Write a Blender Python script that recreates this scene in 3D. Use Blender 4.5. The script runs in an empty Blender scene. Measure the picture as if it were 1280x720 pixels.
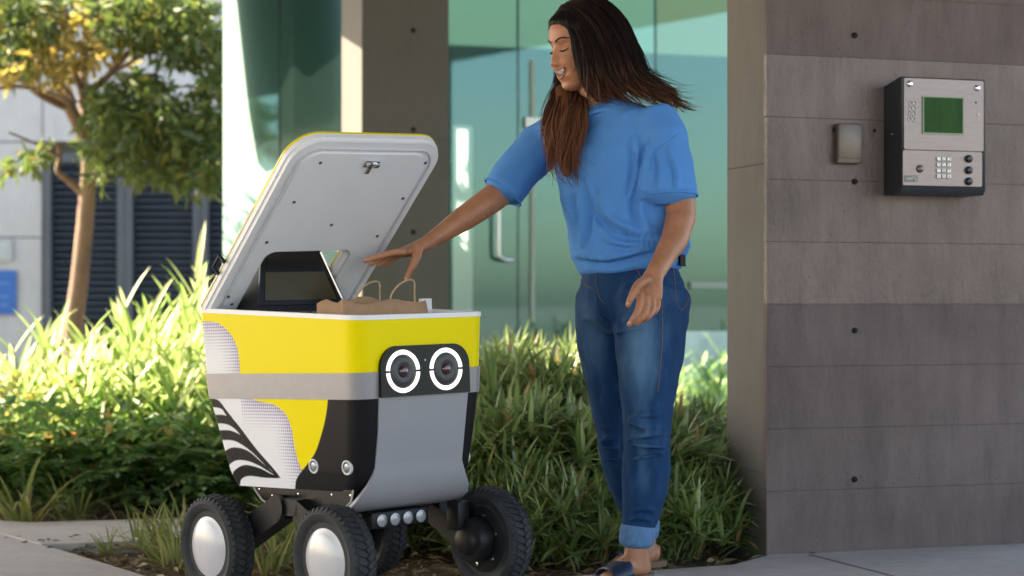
import bpy, bmesh, math, random
import numpy as np
from mathutils import Vector, Matrix, noise as mnoise
from mathutils.geometry import tessellate_polygon
R_ = math.radians
random.seed(7); np.random.seed(7)
scene = bpy.context.scene
COL = scene.collection

# ------------------------------------------------------------ camera, sky, sun, exposure
F, HZ, CH = 2387.8, 379.4, 0.788          # focal length in photo pixels, horizon row, eye height
cam_d = bpy.data.cameras.new('camera'); cam = bpy.data.objects.new('camera', cam_d); COL.objects.link(cam)
cam.location = (0, 0, CH); cam.rotation_euler = (R_(90), 0, 0)
cam_d.sensor_width = 36; cam_d.lens = 36*F/1280; cam_d.shift_y = (HZ-360)/1280
cam_d.clip_start = 0.1; cam_d.clip_end = 2000
cam_d.dof.use_dof = True; cam_d.dof.focus_distance = 5.15; cam_d.dof.aperture_fstop = 2.7
scene.camera = cam
SUN_EL, SUN_AZ = R_(40), R_(-70)          # azimuth clockwise from +Y (away from the camera): left and a little behind
w = bpy.data.worlds.new('World'); scene.world = w; w.use_nodes = True
nt = w.node_tree; bg = nt.nodes['Background']
sky = nt.nodes.new('ShaderNodeTexSky'); sky.sky_type = 'NISHITA'; sky.sun_disc = False
sky.sun_elevation = SUN_EL; sky.sun_rotation = SUN_AZ; sky.air_density = 1.0; sky.dust_density = 1.5; sky.ozone_density = 1.0
nt.links.new(sky.outputs[0], bg.inputs[0]); bg.inputs[1].default_value = 0.13
sd = bpy.data.lights.new('sun', 'SUN'); sd.energy = 5.0; sd.angle = R_(0.53); sd.color = (1, .90, .76)
sun = bpy.data.objects.new('sun', sd); COL.objects.link(sun)
SDIR = Vector((math.sin(SUN_AZ)*math.cos(SUN_EL), math.cos(SUN_AZ)*math.cos(SUN_EL), math.sin(SUN_EL)))
sun.rotation_euler = SDIR.to_track_quat('Z', 'Y').to_euler()
vs = scene.view_settings
vs.view_transform = 'Standard'; vs.look = 'None'; vs.gamma = 1; vs.exposure = 2.3
vs.use_white_balance = True; vs.white_balance_temperature = 7500   # the camera is balanced for open shade

# ------------------------------------------------------------ helpers
def P(px, py, D):                          # a photo pixel at a given distance -> a point of the place
    return Vector(((px-640)/F*D, D, CH-(py-HZ)/F*D))
def mat(name, col=(.5,.5,.5), rough=.6, metal=0, spec=.5, var=0, vscale=8, bump=0, bscale=60, coat=0, detail=4, emit=None, stretch=None, col2=None):
    m = bpy.data.materials.new(name); m.use_nodes = True; t = m.node_tree; b = t.nodes['Principled BSDF']
    b.inputs['Base Color'].default_value = (*col, 1); b.inputs['Roughness'].default_value = rough
    b.inputs['Metallic'].default_value = metal; b.inputs['Specular IOR Level'].default_value = spec
    b.inputs['Coat Weight'].default_value = coat; b.inputs['Coat Roughness'].default_value = .08
    tc = t.nodes.new('ShaderNodeTexCoord'); src = tc.outputs['Object']
    if stretch:
        mp = t.nodes.new('ShaderNodeMapping'); mp.inputs['Scale'].default_value = stretch
        t.links.new(src, mp.inputs[0]); src = mp.outputs[0]
    if var or col2:
        n = t.nodes.new('ShaderNodeTexNoise'); n.inputs['Scale'].default_value = vscale; n.inputs['Detail'].default_value = detail
        n.inputs['Roughness'].default_value = .6
        t.links.new(src, n.inputs[0])
        r = t.nodes.new('ShaderNodeValToRGB'); r.color_ramp.elements[0].position = .32; r.color_ramp.elements[1].position = .68
        lo = [c*(1-var) for c in col]; hi = list(col2) if col2 else [min(1, c*(1+var)) for c in col]
        r.color_ramp.elements[0].color = (*lo, 1); r.color_ramp.elements[1].color = (*hi, 1)
        t.links.new(n.outputs[0], r.inputs[0]); t.links.new(r.outputs[0], b.inputs['Base Color'])
    if bump:
        n2 = t.nodes.new('ShaderNodeTexNoise'); n2.inputs['Scale'].default_value = bscale; n2.inputs['Detail'].default_value = 5
        t.links.new(src, n2.inputs[0])
        bp = t.nodes.new('ShaderNodeBump'); bp.inputs['Strength'].default_value = min(1, bump); bp.inputs['Distance'].default_value = .004
        t.links.new(n2.outputs[0], bp.inputs['Height']); t.links.new(bp.outputs[0], b.inputs['Normal'])
    if emit:
        b.inputs['Emission Color'].default_value = (*emit[:3], 1); b.inputs['Emission Strength'].default_value = emit[3]
    return m
def mesh_obj(name, V, Fc, m=None, parent=None, smooth=None, loc=None):
    me = bpy.data.meshes.new(name)
    me.from_pydata([tuple(map(float, v)) for v in V], [], [tuple(map(int, f)) for f in Fc]); me.update()
    return link(name, me, m, parent, smooth, loc)
def link(name, me, m=None, parent=None, smooth=None, loc=None):
    me.name = name
    if smooth is not None:
        me.polygons.foreach_set('use_smooth', [True]*len(me.polygons))
        if smooth < 180: me.set_sharp_from_angle(angle=R_(smooth))
    if m: me.materials.clear(); me.materials.append(m)
    o = bpy.data.objects.new(name, me); COL.objects.link(o)
    if parent: o.parent = parent
    if loc is not None: o.location = loc
    return o
def thing(name, label, cat, loc=(0,0,0), rot=(0,0,0), group=None):
    o = bpy.data.objects.new(name, None); COL.objects.link(o); o.empty_display_size = .1
    o.location = loc; o.rotation_euler = rot; tag(o, label, cat, group); return o
def tag(o, label=None, cat=None, group=None, kind=None):
    if label: o['label'] = label
    if cat: o['category'] = cat
    if group: o['group'] = group
    if kind: o['kind'] = kind
    return o
class MB:                                   # collects shapes into one mesh
    def __init__(s): s.V = []; s.F = []
    def add(s, V, Fc):
        k = len(s.V); s.V += [tuple(v) for v in V]; s.F += [tuple(i+k for i in f) for f in Fc]; return s
    def box(s, lo, hi, M=None, bev=0):
        (x0,y0,z0),(x1,y1,z1) = lo, hi
        if bev:
            bm = bmesh.new(); bmesh.ops.create_cube(bm, size=1)
            for v in bm.verts: v.co = Vector(((x0+x1)/2+v.co.x*(x1-x0), (y0+y1)/2+v.co.y*(y1-y0), (z0+z1)/2+v.co.z*(z1-z0)))
            bmesh.ops.bevel(bm, geom=bm.edges[:], offset=bev, segments=2, affect='EDGES', profile=.5)
            bm.verts.index_update(); V = [v.co.copy() for v in bm.verts]; Fc = [[v.index for v in f.verts] for f in bm.faces]; bm.free()
        else:
            V = [Vector(c) for c in ((x0,y0,z0),(x1,y0,z0),(x1,y1,z0),(x0,y1,z0),(x0,y0,z1),(x1,y0,z1),(x1,y1,z1),(x0,y1,z1))]
            Fc = [(0,3,2,1),(4,5,6,7),(0,1,5,4),(1,2,6,5),(2,3,7,6),(3,0,4,7)]
        if M is not None: V = [M @ v for v in V]
        return s.add(V, Fc)
    def prism(s, poly, o, ux, uy, depth):   # closed outline (2-D) carried along -cross
        o, ux, uy, depth = Vector(o), Vector(ux), Vector(uy), Vector(depth)
        n = len(poly); a = [o+ux*p[0]+uy*p[1] for p in poly]; b = [v+depth for v in a]
        bm = bmesh.new(); va = [bm.verts.new(v) for v in a]; vb = [bm.verts.new(v) for v in b]
        for t in tessellate_polygon([[Vector((p[0], p[1], 0)) for p in poly]]):
            for q in (va, vb):
                try: bm.faces.new([q[i] for i in t])
                except ValueError: pass
        for i in range(n): bm.faces.new((va[i], vb[i], vb[(i+1)%n], va[(i+1)%n]))
        bmesh.ops.dissolve_limit(bm, angle_limit=.002, verts=[], edges=[e for e in bm.edges if len(e.link_faces) == 2 and n <= 8])
        bmesh.ops.recalc_face_normals(bm, faces=bm.faces[:])
        bm.verts.index_update(); V = [v.co.copy() for v in bm.verts]; Fc = [[v.index for v in f.verts] for f in bm.faces]; bm.free()
        return s.add(V, Fc)
    def lathe(s, prof, c, axis, n=32):      # profile of (radius, along-axis)
        axis = Vector(axis).normalized(); q = axis.to_track_quat('Z', 'Y'); c = Vector(c); V = []; Fc = []
        for r, h in prof:
            for k in range(n):
                a = 2*math.pi*k/n; V.append(c + q @ Vector((r*math.cos(a), r*math.sin(a), h)))
        for j in range(len(prof)-1):
            for k in range(n):
                Fc.append((j*n+k, j*n+(k+1)%n, (j+1)*n+(k+1)%n, (j+1)*n+k))
        if prof[0][0] > 1e-6: Fc.append(tuple(range(n))[::-1])
        if prof[-1][0] > 1e-6: Fc.append(tuple((len(prof)-1)*n+k for k in range(n)))
        return s.add(V, Fc)
    def tube(s, pts, rad, n=8, cap=True):   # round tube, radius per point or one
        pts = [Vector(p) for p in pts]; m = len(pts); rad = [rad]*m if isinstance(rad, (int, float)) else rad
        ref = None; V = []; Fc = []
        for i in range(m):
            t = (pts[min(i+1, m-1)]-pts[max(i-1, 0)]).normalized()
            if ref is None: ref = t.orthogonal().normalized()
            ref = (ref - t*ref.dot(t)).normalized(); bi = t.cross(ref)
            for k in range(n):
                a = 2*math.pi*k/n; V.append(pts[i]+(ref*math.cos(a)+bi*math.sin(a))*rad[i])
        for i in range(m-1):
            for k in range(n): Fc.append((i*n+k, i*n+(k+1)%n, (i+1)*n+(k+1)%n, (i+1)*n+k))
        if cap: Fc.append(tuple(range(n))[::-1]); Fc.append(tuple((m-1)*n+k for k in range(n)))
        return s.add(V, Fc)
    def loft(s, secs, n=28):                # secs: (centre, half a, half b, direction of a); rounded caps
        C = [Vector(q[0]) for q in secs]; m = len(C); V = []; Fc = []
        rings = []
        for i, (c, a, b, hint) in enumerate(secs):
            t = (C[min(i+1, m-1)]-C[max(i-1, 0)]).normalized(); h = Vector(hint); h = (h-t*h.dot(t)).normalized(); g = t.cross(h)
            rings.append((C[i], a, b, h, g, t))
        full = []
        c, a, b, h, g, t = rings[0]; e = min(a, b)
        for q in (.35, .75): full.append((c-t*e*.6*math.cos(q*math.pi/2), a*math.sin(q*math.pi/2), b*math.sin(q*math.pi/2), h, g))
        for c, a, b, h, g, t in rings: full.append((c, a, b, h, g))
        c, a, b, h, g, t = rings[-1]; e = min(a, b)
        for q in (.75, .35): full.append((c+t*e*.6*math.cos(q*math.pi/2), a*math.sin(q*math.pi/2), b*math.sin(q*math.pi/2), h, g))
        for c, a, b, h, g in full:
            for k in range(n):
                an = 2*math.pi*k/n; V.append(c+h*a*math.cos(an)+g*b*math.sin(an))
        for i in range(len(full)-1):
            for k in range(n): Fc.append((i*n+k, i*n+(k+1)%n, (i+1)*n+(k+1)%n, (i+1)*n+k))
        Fc.append(tuple(range(n))[::-1]); Fc.append(tuple((len(full)-1)*n+k for k in range(n)))
        return s.add(V, Fc)
    def ball(s, c, r, M=None, n=20):        # ellipsoid, r = three radii along the axes of M
        c = Vector(c); r = (r, r, r) if isinstance(r, (int, float)) else r; V = []; Fc = []; h = n//2
        M = M or Matrix.Identity(3)
        for i in range(h+1):
            th = math.pi*i/h
            for k in range(n):
                a = 2*math.pi*k/n; V.append(c + M @ Vector((r[0]*math.sin(th)*math.cos(a), r[1]*math.sin(th)*math.sin(a), r[2]*math.cos(th))))
        for i in range(h):
            for k in range(n): Fc.append((i*n+k, (i+1)*n+k, (i+1)*n+(k+1)%n, i*n+(k+1)%n))
        return s.add(V, Fc)
    def build(s, name, m=None, parent=None, smooth=None, off=None):
        V = s.V if off is None else [(v[0]-off[0], v[1]-off[1], v[2]-off[2]) for v in s.V]
        return mesh_obj(name, V, s.F, m, parent, smooth)
    def remesh(s, name, m, parent, voxel, smooth=3, off=None, fac=.5, disp=None):   # one continuous skin round all shapes
        me = bpy.data.meshes.new('t'); V = s.V
        me.from_pydata([tuple(map(float, v)) for v in V], [], s.F); me.update()
        o = bpy.data.objects.new('t', me); COL.objects.link(o)
        md = o.modifiers.new('r', 'REMESH'); md.mode = 'VOXEL'; md.voxel_size = voxel
        if smooth: sm = o.modifiers.new('s', 'SMOOTH'); sm.factor = fac; sm.iterations = smooth
        dg = bpy.context.evaluated_depsgraph_get(); dg.update()
        out = bpy.data.meshes.new_from_object(o.evaluated_get(dg)); bpy.data.objects.remove(o); bpy.data.meshes.remove(me)
        n = len(out.vertices); co = np.empty(n*3); out.vertices.foreach_get('co', co); co = co.reshape(-1, 3)
        if disp is not None:
            no = np.empty(n*3); out.vertices.foreach_get('normal', no); co = disp(co, no.reshape(-1, 3))
        if off is not None: co = co-np.array(off)
        out.vertices.foreach_set('co', co.ravel()); out.update()
        return link(name, out, m, parent, 180)
def rrect(x0, z0, x1, z1, r, n=6):          # rounded rectangle outline; r = (bl, br, tr, tl)
    r = (r,)*4 if isinstance(r, (int, float)) else r; pts = []
    for (cx, cz, rr, a0) in ((x0+r[0], z0+r[0], r[0], 180), (x1-r[1], z0+r[1], r[1], 270), (x1-r[2], z1-r[2], r[2], 0), (x0+r[3], z1-r[3], r[3], 90)):
        if rr < 1e-5: pts.append((cx, cz)); continue
        for k in range(n+1):
            a = R_(a0+90*k/n); pts.append((cx+rr*math.cos(a), cz+rr*math.sin(a)))
    return pts
def catmull(pts, n=8):
    pts = [Vector(p) for p in pts]; out = []
    for i in range(len(pts)-1):
        p0, p1, p2, p3 = pts[max(i-1,0)], pts[i], pts[i+1], pts[min(i+2, len(pts)-1)]
        for k in range(n):
            t = k/n; out.append(.5*((2*p1)+(p2-p0)*t+(2*p0-5*p1+4*p2-p3)*t*t+(3*p1-p0-3*p2+p3)*t**3))
    out.append(pts[-1]); return out

# ------------------------------------------------------------ materials
def concrete(name, col, var=.26, rough=.75, streak=True, gloss=None, bump=.35):
    m = bpy.data.materials.new(name); m.use_nodes = True; t = m.node_tree; b = t.nodes['Principled BSDF']; N = t.nodes.new; L = t.links.new
    ge = N('ShaderNodeNewGeometry'); pos = ge.outputs['Position']
    def nz(scale, det, st=(1,1,1), rg=.6):
        mp = N('ShaderNodeMapping'); mp.inputs['Scale'].default_value = st; L(pos, mp.inputs[0])
        n = N('ShaderNodeTexNoise'); n.inputs['Scale'].default_value = scale; n.inputs['Detail'].default_value = det; n.inputs['Roughness'].default_value = rg
        L(mp.outputs[0], n.inputs[0]); return n.outputs[0]
    def mth(op, a, bb, cl=False):
        n = N('ShaderNodeMath'); n.operation = op; n.use_clamp = cl
        for i, v in ((0, a), (1, bb)):
            if isinstance(v, (int, float)): n.inputs[i].default_value = v
            else: L(v, n.inputs[i])
        return n.outputs[0]
    a = nz(2.2, 6); c = nz(16, 6, (1,1,.25) if streak else (1,1,1)); d = nz(90, 3)
    mix = mth('ADD', mth('MULTIPLY', a, .45), mth('ADD', mth('MULTIPLY', c, .4), mth('MULTIPLY', d, .15)))
    r = N('ShaderNodeValToRGB'); r.color_ramp.elements[0].position = .36; r.color_ramp.elements[1].position = .64
    r.color_ramp.elements[0].color = (*[x*(1-var) for x in col], 1); r.color_ramp.elements[1].color = (*[x*(1+var) for x in col], 1)
    L(mix, r.inputs[0])
    vo = N('ShaderNodeTexVoronoi'); vo.inputs['Scale'].default_value = 21; vo.inputs['Randomness'].default_value = 1; L(pos, vo.inputs[0])
    pit = mth('LESS_THAN', mth('ADD', vo.outputs['Distance'], mth('MULTIPLY', d, .10)), .115)
    mx = N('ShaderNodeMix'); mx.data_type = 'RGBA'; L(mth('MULTIPLY', pit, .55), mx.inputs[0]); L(r.outputs[0], mx.inputs[6]); mx.inputs[7].default_value = (*[x*.45 for x in col], 1)
    L(mx.outputs[2], b.inputs['Base Color'])
    b.inputs['Roughness'].default_value = rough; b.inputs['Specular Tint'].default_value = (1,.84,.79,1)
    if gloss:                                # a sealed, shinier skin between two heights
        z0, z1, rg = gloss
        sx = N('ShaderNodeSeparateXYZ'); L(pos, sx.inputs[0])
        k = mth('MULTIPLY', mth('GREATER_THAN', mth('ADD', sx.outputs[2], mth('MULTIPLY', c, .012)), z0+.006), mth('LESS_THAN', sx.outputs[2], z1))
        L(mth('SUBTRACT', rough, mth('MULTIPLY', k, mth('ADD', rough-rg-.1, mth('MULTIPLY', c, .2)))), b.inputs['Roughness'])
        L(mth('ADD', .3, mth('MULTIPLY', k, mth('ADD', -.14, mth('MULTIPLY', a, .44)))), b.inputs['Specular IOR Level'])
    g2 = nz(46, 5, (1,1,.30))
    hgt = mth('SUBTRACT', mth('ADD', mth('MULTIPLY', d, .35), g2), mth('MULTIPLY', pit, .8))
    bp = N('ShaderNodeBump'); bp.inputs['Strength'].default_value = bump; bp.inputs['Distance'].default_value = .005; L(hgt, bp.inputs['Height']); L(bp.outputs[0], b.inputs['Normal'])
    return m
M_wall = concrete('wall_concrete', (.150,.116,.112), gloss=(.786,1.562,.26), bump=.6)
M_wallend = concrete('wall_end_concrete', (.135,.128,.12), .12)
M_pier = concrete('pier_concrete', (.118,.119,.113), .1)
M_far = concrete('far_concrete', (.44,.46,.46), .13, streak=True)
M_walk = concrete('sidewalk_concrete', (.40,.37,.355), .17, streak=False, bump=.3)
M_curb = concrete('path_concrete', (.40,.38,.355), .13, streak=False, bump=.25)
M_soffit = concrete('soffit_concrete', (.34,.33,.32), .08)
M_black = mat('black_plastic', (.009,.009,.010), .45, spec=.28, var=.2, bump=.08, bscale=300)
M_gblack = mat('gloss_black', (.007,.007,.009), .25, spec=.35)
M_dark = mat('dark_hole', (.008,.007,.007), .9)
M_silver = mat('silver_band', (.28,.27,.29), .34, metal=.25, var=.05, vscale=30)
M_grey = mat('grey_paint', (.30,.29,.32), .36, coat=.25, var=.03, vscale=5)
M_white = mat('white_plastic', (.80,.79,.82), .38, var=.02, vscale=6)
M_steel = mat('brushed_steel', (.215,.175,.17), .36, metal=.85, var=.10, vscale=20, stretch=(1,1,25))
M_chrome = mat('chrome', (.7,.7,.7), .15, metal=1)
M_rubber = mat('tyre_rubber', (.020,.021,.024), .75, var=.3, vscale=25, bump=.3, bscale=140)
M_hub = mat('hub_plastic', (.52,.51,.54), .28, var=.04, vscale=12, coat=.3)
M_led = mat('led_ring', (.9,.9,.9), .4, emit=(1, .97, 1, .30))
M_lens = mat('lens_glass', (.05,.008,.012), .1, coat=1)
M_sensor = mat('sensor_grey', (.30,.32,.34), .3, metal=.6)

# ------------------------------------------------------------ the ground
UP = Vector((0,0,1))
def ground_z(x, y):                        # the walk falls a little to the left under the robot
    return .030*min(.3, max(-.45, x+.43))*(1 if y < 6.6 else max(0, 1-(y-6.6)/1.2))
def sheet(name, poly, m, z=None, dz=0, step=.25, kind='structure'):
    bm = bmesh.new(); vs_ = [bm.verts.new((p[0], p[1], 0)) for p in poly]; bm.faces.new(vs_)
    xs = [p[0] for p in poly]; ys = [p[1] for p in poly]
    if step:
        for ax, lo, hi in ((0, min(xs), max(xs)), (1, min(ys), max(ys))):
            k = lo+step
            while k < hi:
                n = Vector((1,0,0)) if ax == 0 else Vector((0,1,0))
                bmesh.ops.bisect_plane(bm, geom=bm.verts[:]+bm.edges[:]+bm.faces[:], plane_co=n*k, plane_no=n); k += step
    for v in bm.verts: v.co.z = (ground_z(v.co.x, v.co.y) if z is None else z)+dz
    me = bpy.data.meshes.new(name); bm.to_mesh(me); bm.free()
    if me.polygons and me.polygons[0].normal.z < 0: me.flip_normals()
    o = link(name, me, m); o['kind'] = kind; return o
M_earth = mat('earth', (.27,.25,.22), .95, var=.35, vscale=1.5, bump=.6, bscale=30)
sheet('ground', [(-400,-400),(400,-400),(400,400),(-400,400)], M_earth, z=-.20, step=0)
M_soil = mat('mulch_soil', (.085,.052,.032), .95, var=.55, vscale=45, bump=1, bscale=90, col2=(.19,.12,.07))
# soil of the planting beds, a little below the walk
bm_soil = [(-6,5.0),(-1.0,5.2),(3.2,5.2),(3.2,11),(-6,11)]
sheet('planting_bed_soil', bm_soil, M_soil, dz=-.035, step=.3)
# the sidewalk where robot and woman stand: a thick sheet with its own edge
def slab(name, poly, m, thick, dz=0):
    o = sheet(name, poly, m, dz=dz)
    bm = bmesh.new(); bm.from_mesh(o.data)
    r = bmesh.ops.extrude_face_region(bm, geom=bm.faces[:])
    for g in r['geom']:
        if isinstance(g, bmesh.types.BMVert): g.co.z += 0
    for v in [g for g in r['geom'] if isinstance(g, bmesh.types.BMVert)]: pass
    top = set(g for g in r['geom'] if isinstance(g, bmesh.types.BMVert))
    for v in bm.verts:
        if v not in top: v.co.z -= thick
    bmesh.ops.recalc_face_normals(bm, faces=bm.faces[:]); bm.to_mesh(o.data); bm.free(); return o
edge = [(-6,9.2),(-1.95,6.90),(-1.445,6.18),(-1.007,5.51),(-.55,5.30),(.05,5.40),(.66,5.70),(.80,5.925)]
far_r = (1.82,6.255)
slab('sidewalk', [(-6,-6),(7.5,-6),(7.5,6.26),far_r]+edge[::-1], M_walk, .12)
swk = bpy.data.objects['sidewalk']
def walk_joint(a, b):
    A_, B_ = [Vector(((px-640)/F*D, D, 0)) for px, D in ((a[0], CH*F/(a[1]-HZ)), (b[0], CH*F/(b[1]-HZ)))]
    B_ = B_+(B_-A_)*2; sd_ = (B_-A_).cross(UP).normalized()*.004; up = UP*(ground_z(1.5,5)+.0022)
    MB().add([A_-sd_+up, B_-sd_+up, B_+sd_+up, A_+sd_+up, A_-sd_-UP*.01, B_-sd_-UP*.01, B_+sd_-UP*.01, A_+sd_-UP*.01], [(0,1,2,3),(4,7,6,5),(0,4,5,1),(1,5,6,2),(2,6,7,3),(3,7,4,0)]).build('walk_joint', mat('walk_joint', (.16,.15,.14), .9), swk)
walk_joint((1012,697),(1092,718))
# the pale path slab behind the wedge of soil
slab('concrete_path', [(-6,9.27),(-1.925,6.855),(-1.56,6.335),(-1.02,6.47),(-.75,6.62),(-.95,7.12),(-1.25,7.05),(-1.75,6.93),(-2.2,7.15),(-6,9.9)], M_curb, .12, .004)

# ------------------------------------------------------------ the concrete wall on the right
d = Vector((.951,.309,0)); n_ = Vector((.309,-.951,0)); bk = -n_
def frame(o, x=d, y=bk):                    # local axes: along the face, into the building, up
    M = Matrix.Identity(4)
    for i, v in enumerate((x, y, UP)): M[0][i], M[1][i], M[2][i] = v
    M.translation = Vector(o); return M
Aw = Vector((.789,5.925,0))
wall = thing('concrete_wall', 'thick board-marked grey concrete wall carrying the entry panel', 'wall', Aw)
wall.matrix_world = frame(Aw)
WL = 1.08
mb = MB().box((.006,.02,-.1),(WL-.004,.305,2.8)); mb.build('wall_core', M_wallend, wall)
zs = [-.1,.204,.398,.592,.786,.980,1.174,1.368,1.562,1.756,1.95,2.15,2.35,2.55,2.8]
for i in range(len(zs)-1):
    q = random.uniform(-.0015,.0015)
    MB().box((0+random.uniform(0,.003), -.0+q, zs[i]+.0003), (WL, .021, zs[i+1]-.0003), bev=.0007).build('concrete_band', M_wall, wall)
for z in (.234,.703,1.172,1.633):
    for k, t in enumerate((.3047,)):
        MB().lathe([(.0001,.004),(.0065,.004),(.0085,.0025),(.0092,0),(.0098,-.003)][::-1], (t, -.0015-.0025, z), (0,-1,0), 16).build('tie_hole', M_dark, wall)
for (t, z) in ((.375,1.335),):
    MB().lathe([(.004,.003),(.006,0)][::-1], (t,-.003,z), (0,-1,0), 10).build('pin_hole', M_dark, wall)
# lift joints on the end face
for z, sl in ((.26,0),(1.225,0),(.14,0)):
    MB().box((.003,.03,z-.0018),(.0075,.30,z+.0018)).build('end_joint', mat('joint_line', (.10,.095,.09), .9), wall)

# entry panel with screen and keypad
pan = thing('entry_panel', 'steel intercom box with green screen and keypad on the concrete wall', 'intercom')
pan.matrix_world = frame(Aw + d*.412 + UP*1.14)
M_house = mat('panel_housing', (.022,.026,.032), .4, var=.2)
W_ = .285
MB().prism([(0,0),(0,.345),(.105,.365),(.112,.36),(.112,.015),(.10,.0)], (-.004,-.002,-.01), (0,-1,0), (0,0,1), (W_+.012,0,0)).build('housing', M_house, pan, 40)
# the side flare of the housing seen from the left
fp = -.118
MB().prism(rrect(.002,.128,W_,.350,.006), (0,fp,0), (1,0,0), (0,0,1), (0,.006,0)).build('upper_plate', M_steel, pan)
MB().prism(rrect(-.004,.016,W_-.008,.125,.006), (0,fp-.004,0), (1,0,0), (0,0,1), (0,.010,0)).build('lower_plate', M_steel, pan)
M_scr = mat('green_screen', (.006,.048,.003), .35, var=.35, vscale=9, spec=.15, emit=(.03,.25,.01,.012), stretch=(3,1,.6))
fr_ = MB(); 
for lo, hi in (((.066,.178),(.070,.296)),((.208,.178),(.212,.296)),((.070,.178),(.208,.182)),((.070,.292),(.208,.296))):
    fr_.box((lo[0],fp-.004,lo[1]),(hi[0],fp-.0003,hi[1]))
bez = fr_.build('screen_bezel', mat('bezel', (.25,.32,.20), .4), pan)
MB().box((.0702,fp-.003,.1822),(.2078,fp-.0005,.2918)).build('screen', M_scr, pan)
for x, z in ((.022,.332),(.262,.327)):
    MB().lathe([(.010,0),(.010,.003),(.007,.006),(.003,.0065),(.0001,.0066)], (x,fp-.0003,z), (0,-1,0), 16).build('bolt', M_chrome, pan, 40)
for col_ in range(2):                       # the pressed speaker slots
    for r_ in range(4):
        c = (.022+col_*.014+r_*.0012, fp-.0004, .222+r_*.0165)
        pts = [(c[0]+.0055*math.cos(a), c[1]-.0012, c[2]+.0062*math.sin(a)) for a in np.linspace(0, 2*math.pi, 13)]
        MB().tube(pts, .0014, 5, False).build('speaker_slot', mat('slot_edge', (.62,.60,.58), .35, metal=.6), pan, 60)
MB().lathe([(.003,0),(.003,.001),(.0001,.0012)], (.257,fp-.0003,.281), (0,-1,0), 10).build('microphone_hole', M_dark, pan)
MB().lathe([(.0055,0),(.005,.003),(.0001,.0055)], (.266,fp-.0003,.243), (0,-1,0), 12).build('indicator_light', mat('pearl', (.8,.7,.66), .3), pan, 60)
fl = fp-.004
key_mb = MB().box((0,0,0),(.0135,.006,.0125), bev=.002)
M_key = mat('keypad_key', (.66,.64,.64), .3, metal=.5)
base_key = None
glyph = {'1':[(0,1,0,-1)],'2':[(-1,1,1,1),(1,1,1,0),(1,0,-1,0),(-1,0,-1,-1),(-1,-1,1,-1)],'3':[(-1,1,1,1),(1,1,1,-1),(-1,0,1,0),(-1,-1,1,-1)],
 '4':[(-1,1,-1,0),(-1,0,1,0),(1,1,1,-1)],'5':[(1,1,-1,1),(-1,1,-1,0),(-1,0,1,0),(1,0,1,-1),(1,-1,-1,-1)],'6':[(1,1,-1,1),(-1,1,-1,-1),(-1,-1,1,-1),(1,-1,1,0),(1,0,-1,0)],
 '7':[(-1,1,1,1),(1,1,0,-1)],'8':[(-1,1,1,1),(1,1,1,-1),(1,-1,-1,-1),(-1,-1,-1,1),(-1,0,1,0)],'9':[(1,0,-1,0),(-1,0,-1,1),(-1,1,1,1),(1,1,1,-1)],
 '0':[(-1,1,1,1),(1,1,1,-1),(1,-1,-1,-1),(-1,-1,-1,1)],'*':[(-1,0,1,0),(-.7,.8,.7,-.8),(.7,.8,-.7,-.8)],'#':[(-.5,1,-.5,-1),(.5,1,.5,-1),(-1,.4,1,.4),(-1,-.4,1,-.4)]}
M_ink = mat('key_ink', (.03,.03,.035), .5)
for r_ in range(4):
    for c_ in range(3):
        x0, z0 = .113+c_*.0182, .094-r_*.0182
        k = key_mb.build('key', M_key, pan) if base_key is None else base_key.copy()
        if base_key is None: base_key = k
        else: COL.objects.link(k)
        k.location = (x0, fl-.0058, z0)
        g = MB()
        for x1, y1, x2, y2 in glyph['123456789*0#'[r_*3+c_]]:
            a = Vector((.00675+x1*.0026, -.0004, .00625+y1*.0036)); b = Vector((.00675+x2*.0026, -.0004, .00625+y2*.0036))
            g.tube([a, b], .0006, 4)
        g.build('numeral', M_ink, k)
for z in (.103,.067,.032):
    MB().lathe([(.0125,0),(.0125,.006),(.010,.011),(.004,.013),(.0001,.0132)], (.228,fl-.0002,z), (0,-1,0), 18).build('button', mat('dark_button', (.06,.065,.07), .2, metal=.8), pan, 40)
MB().lathe([(.0125,0),(.012,.003),(.008,.0065),(.0001,.008)], (.055,fl-.0002,.068), (0,-1,0), 18).build('lock', M_steel, pan, 60)
lg = MB().box((.002,fl-.0016,.027),(.046,fl-.0002,.046)).build('name_badge', mat('badge', (.12,.12,.125), .4), pan)
lt = MB()                                   # the small embossed letters on the badge, as far as they can be read: HMF'S
def seg(x, pts):
    for a, b in zip(pts, pts[1:]): lt.tube([(x+a[0], fl-.002, .0315+a[1]), (x+b[0], fl-.002, .0315+b[1])], .0008, 4)
hh = .010
seg(.006, [(0,0),(0,hh)]); seg(.006, [(.006,0),(.006,hh)]); seg(.006, [(0,hh/2),(.006,hh/2)])
seg(.0155, [(0,0),(0,hh),(.0035,hh*.4),(.007,hh),(.007,0)])
seg(.026, [(0,0),(0,hh),(.006,hh)]); seg(.026, [(0,hh/2),(.005,hh/2)])
seg(.0352, [(.0055,hh),(0,hh),(0,hh/2),(.0055,hh/2),(.0055,0),(0,0)])
lt.build('badge_letters', mat('badge_ink', (.75,.75,.75), .35), lg)
MB().lathe([(.0035,0),(.003,.002),(.0001,.0026)], (-.0042,-.055,.18), (-1,0,0), 10).build('side_screw', M_chrome, pan, 60)

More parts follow.
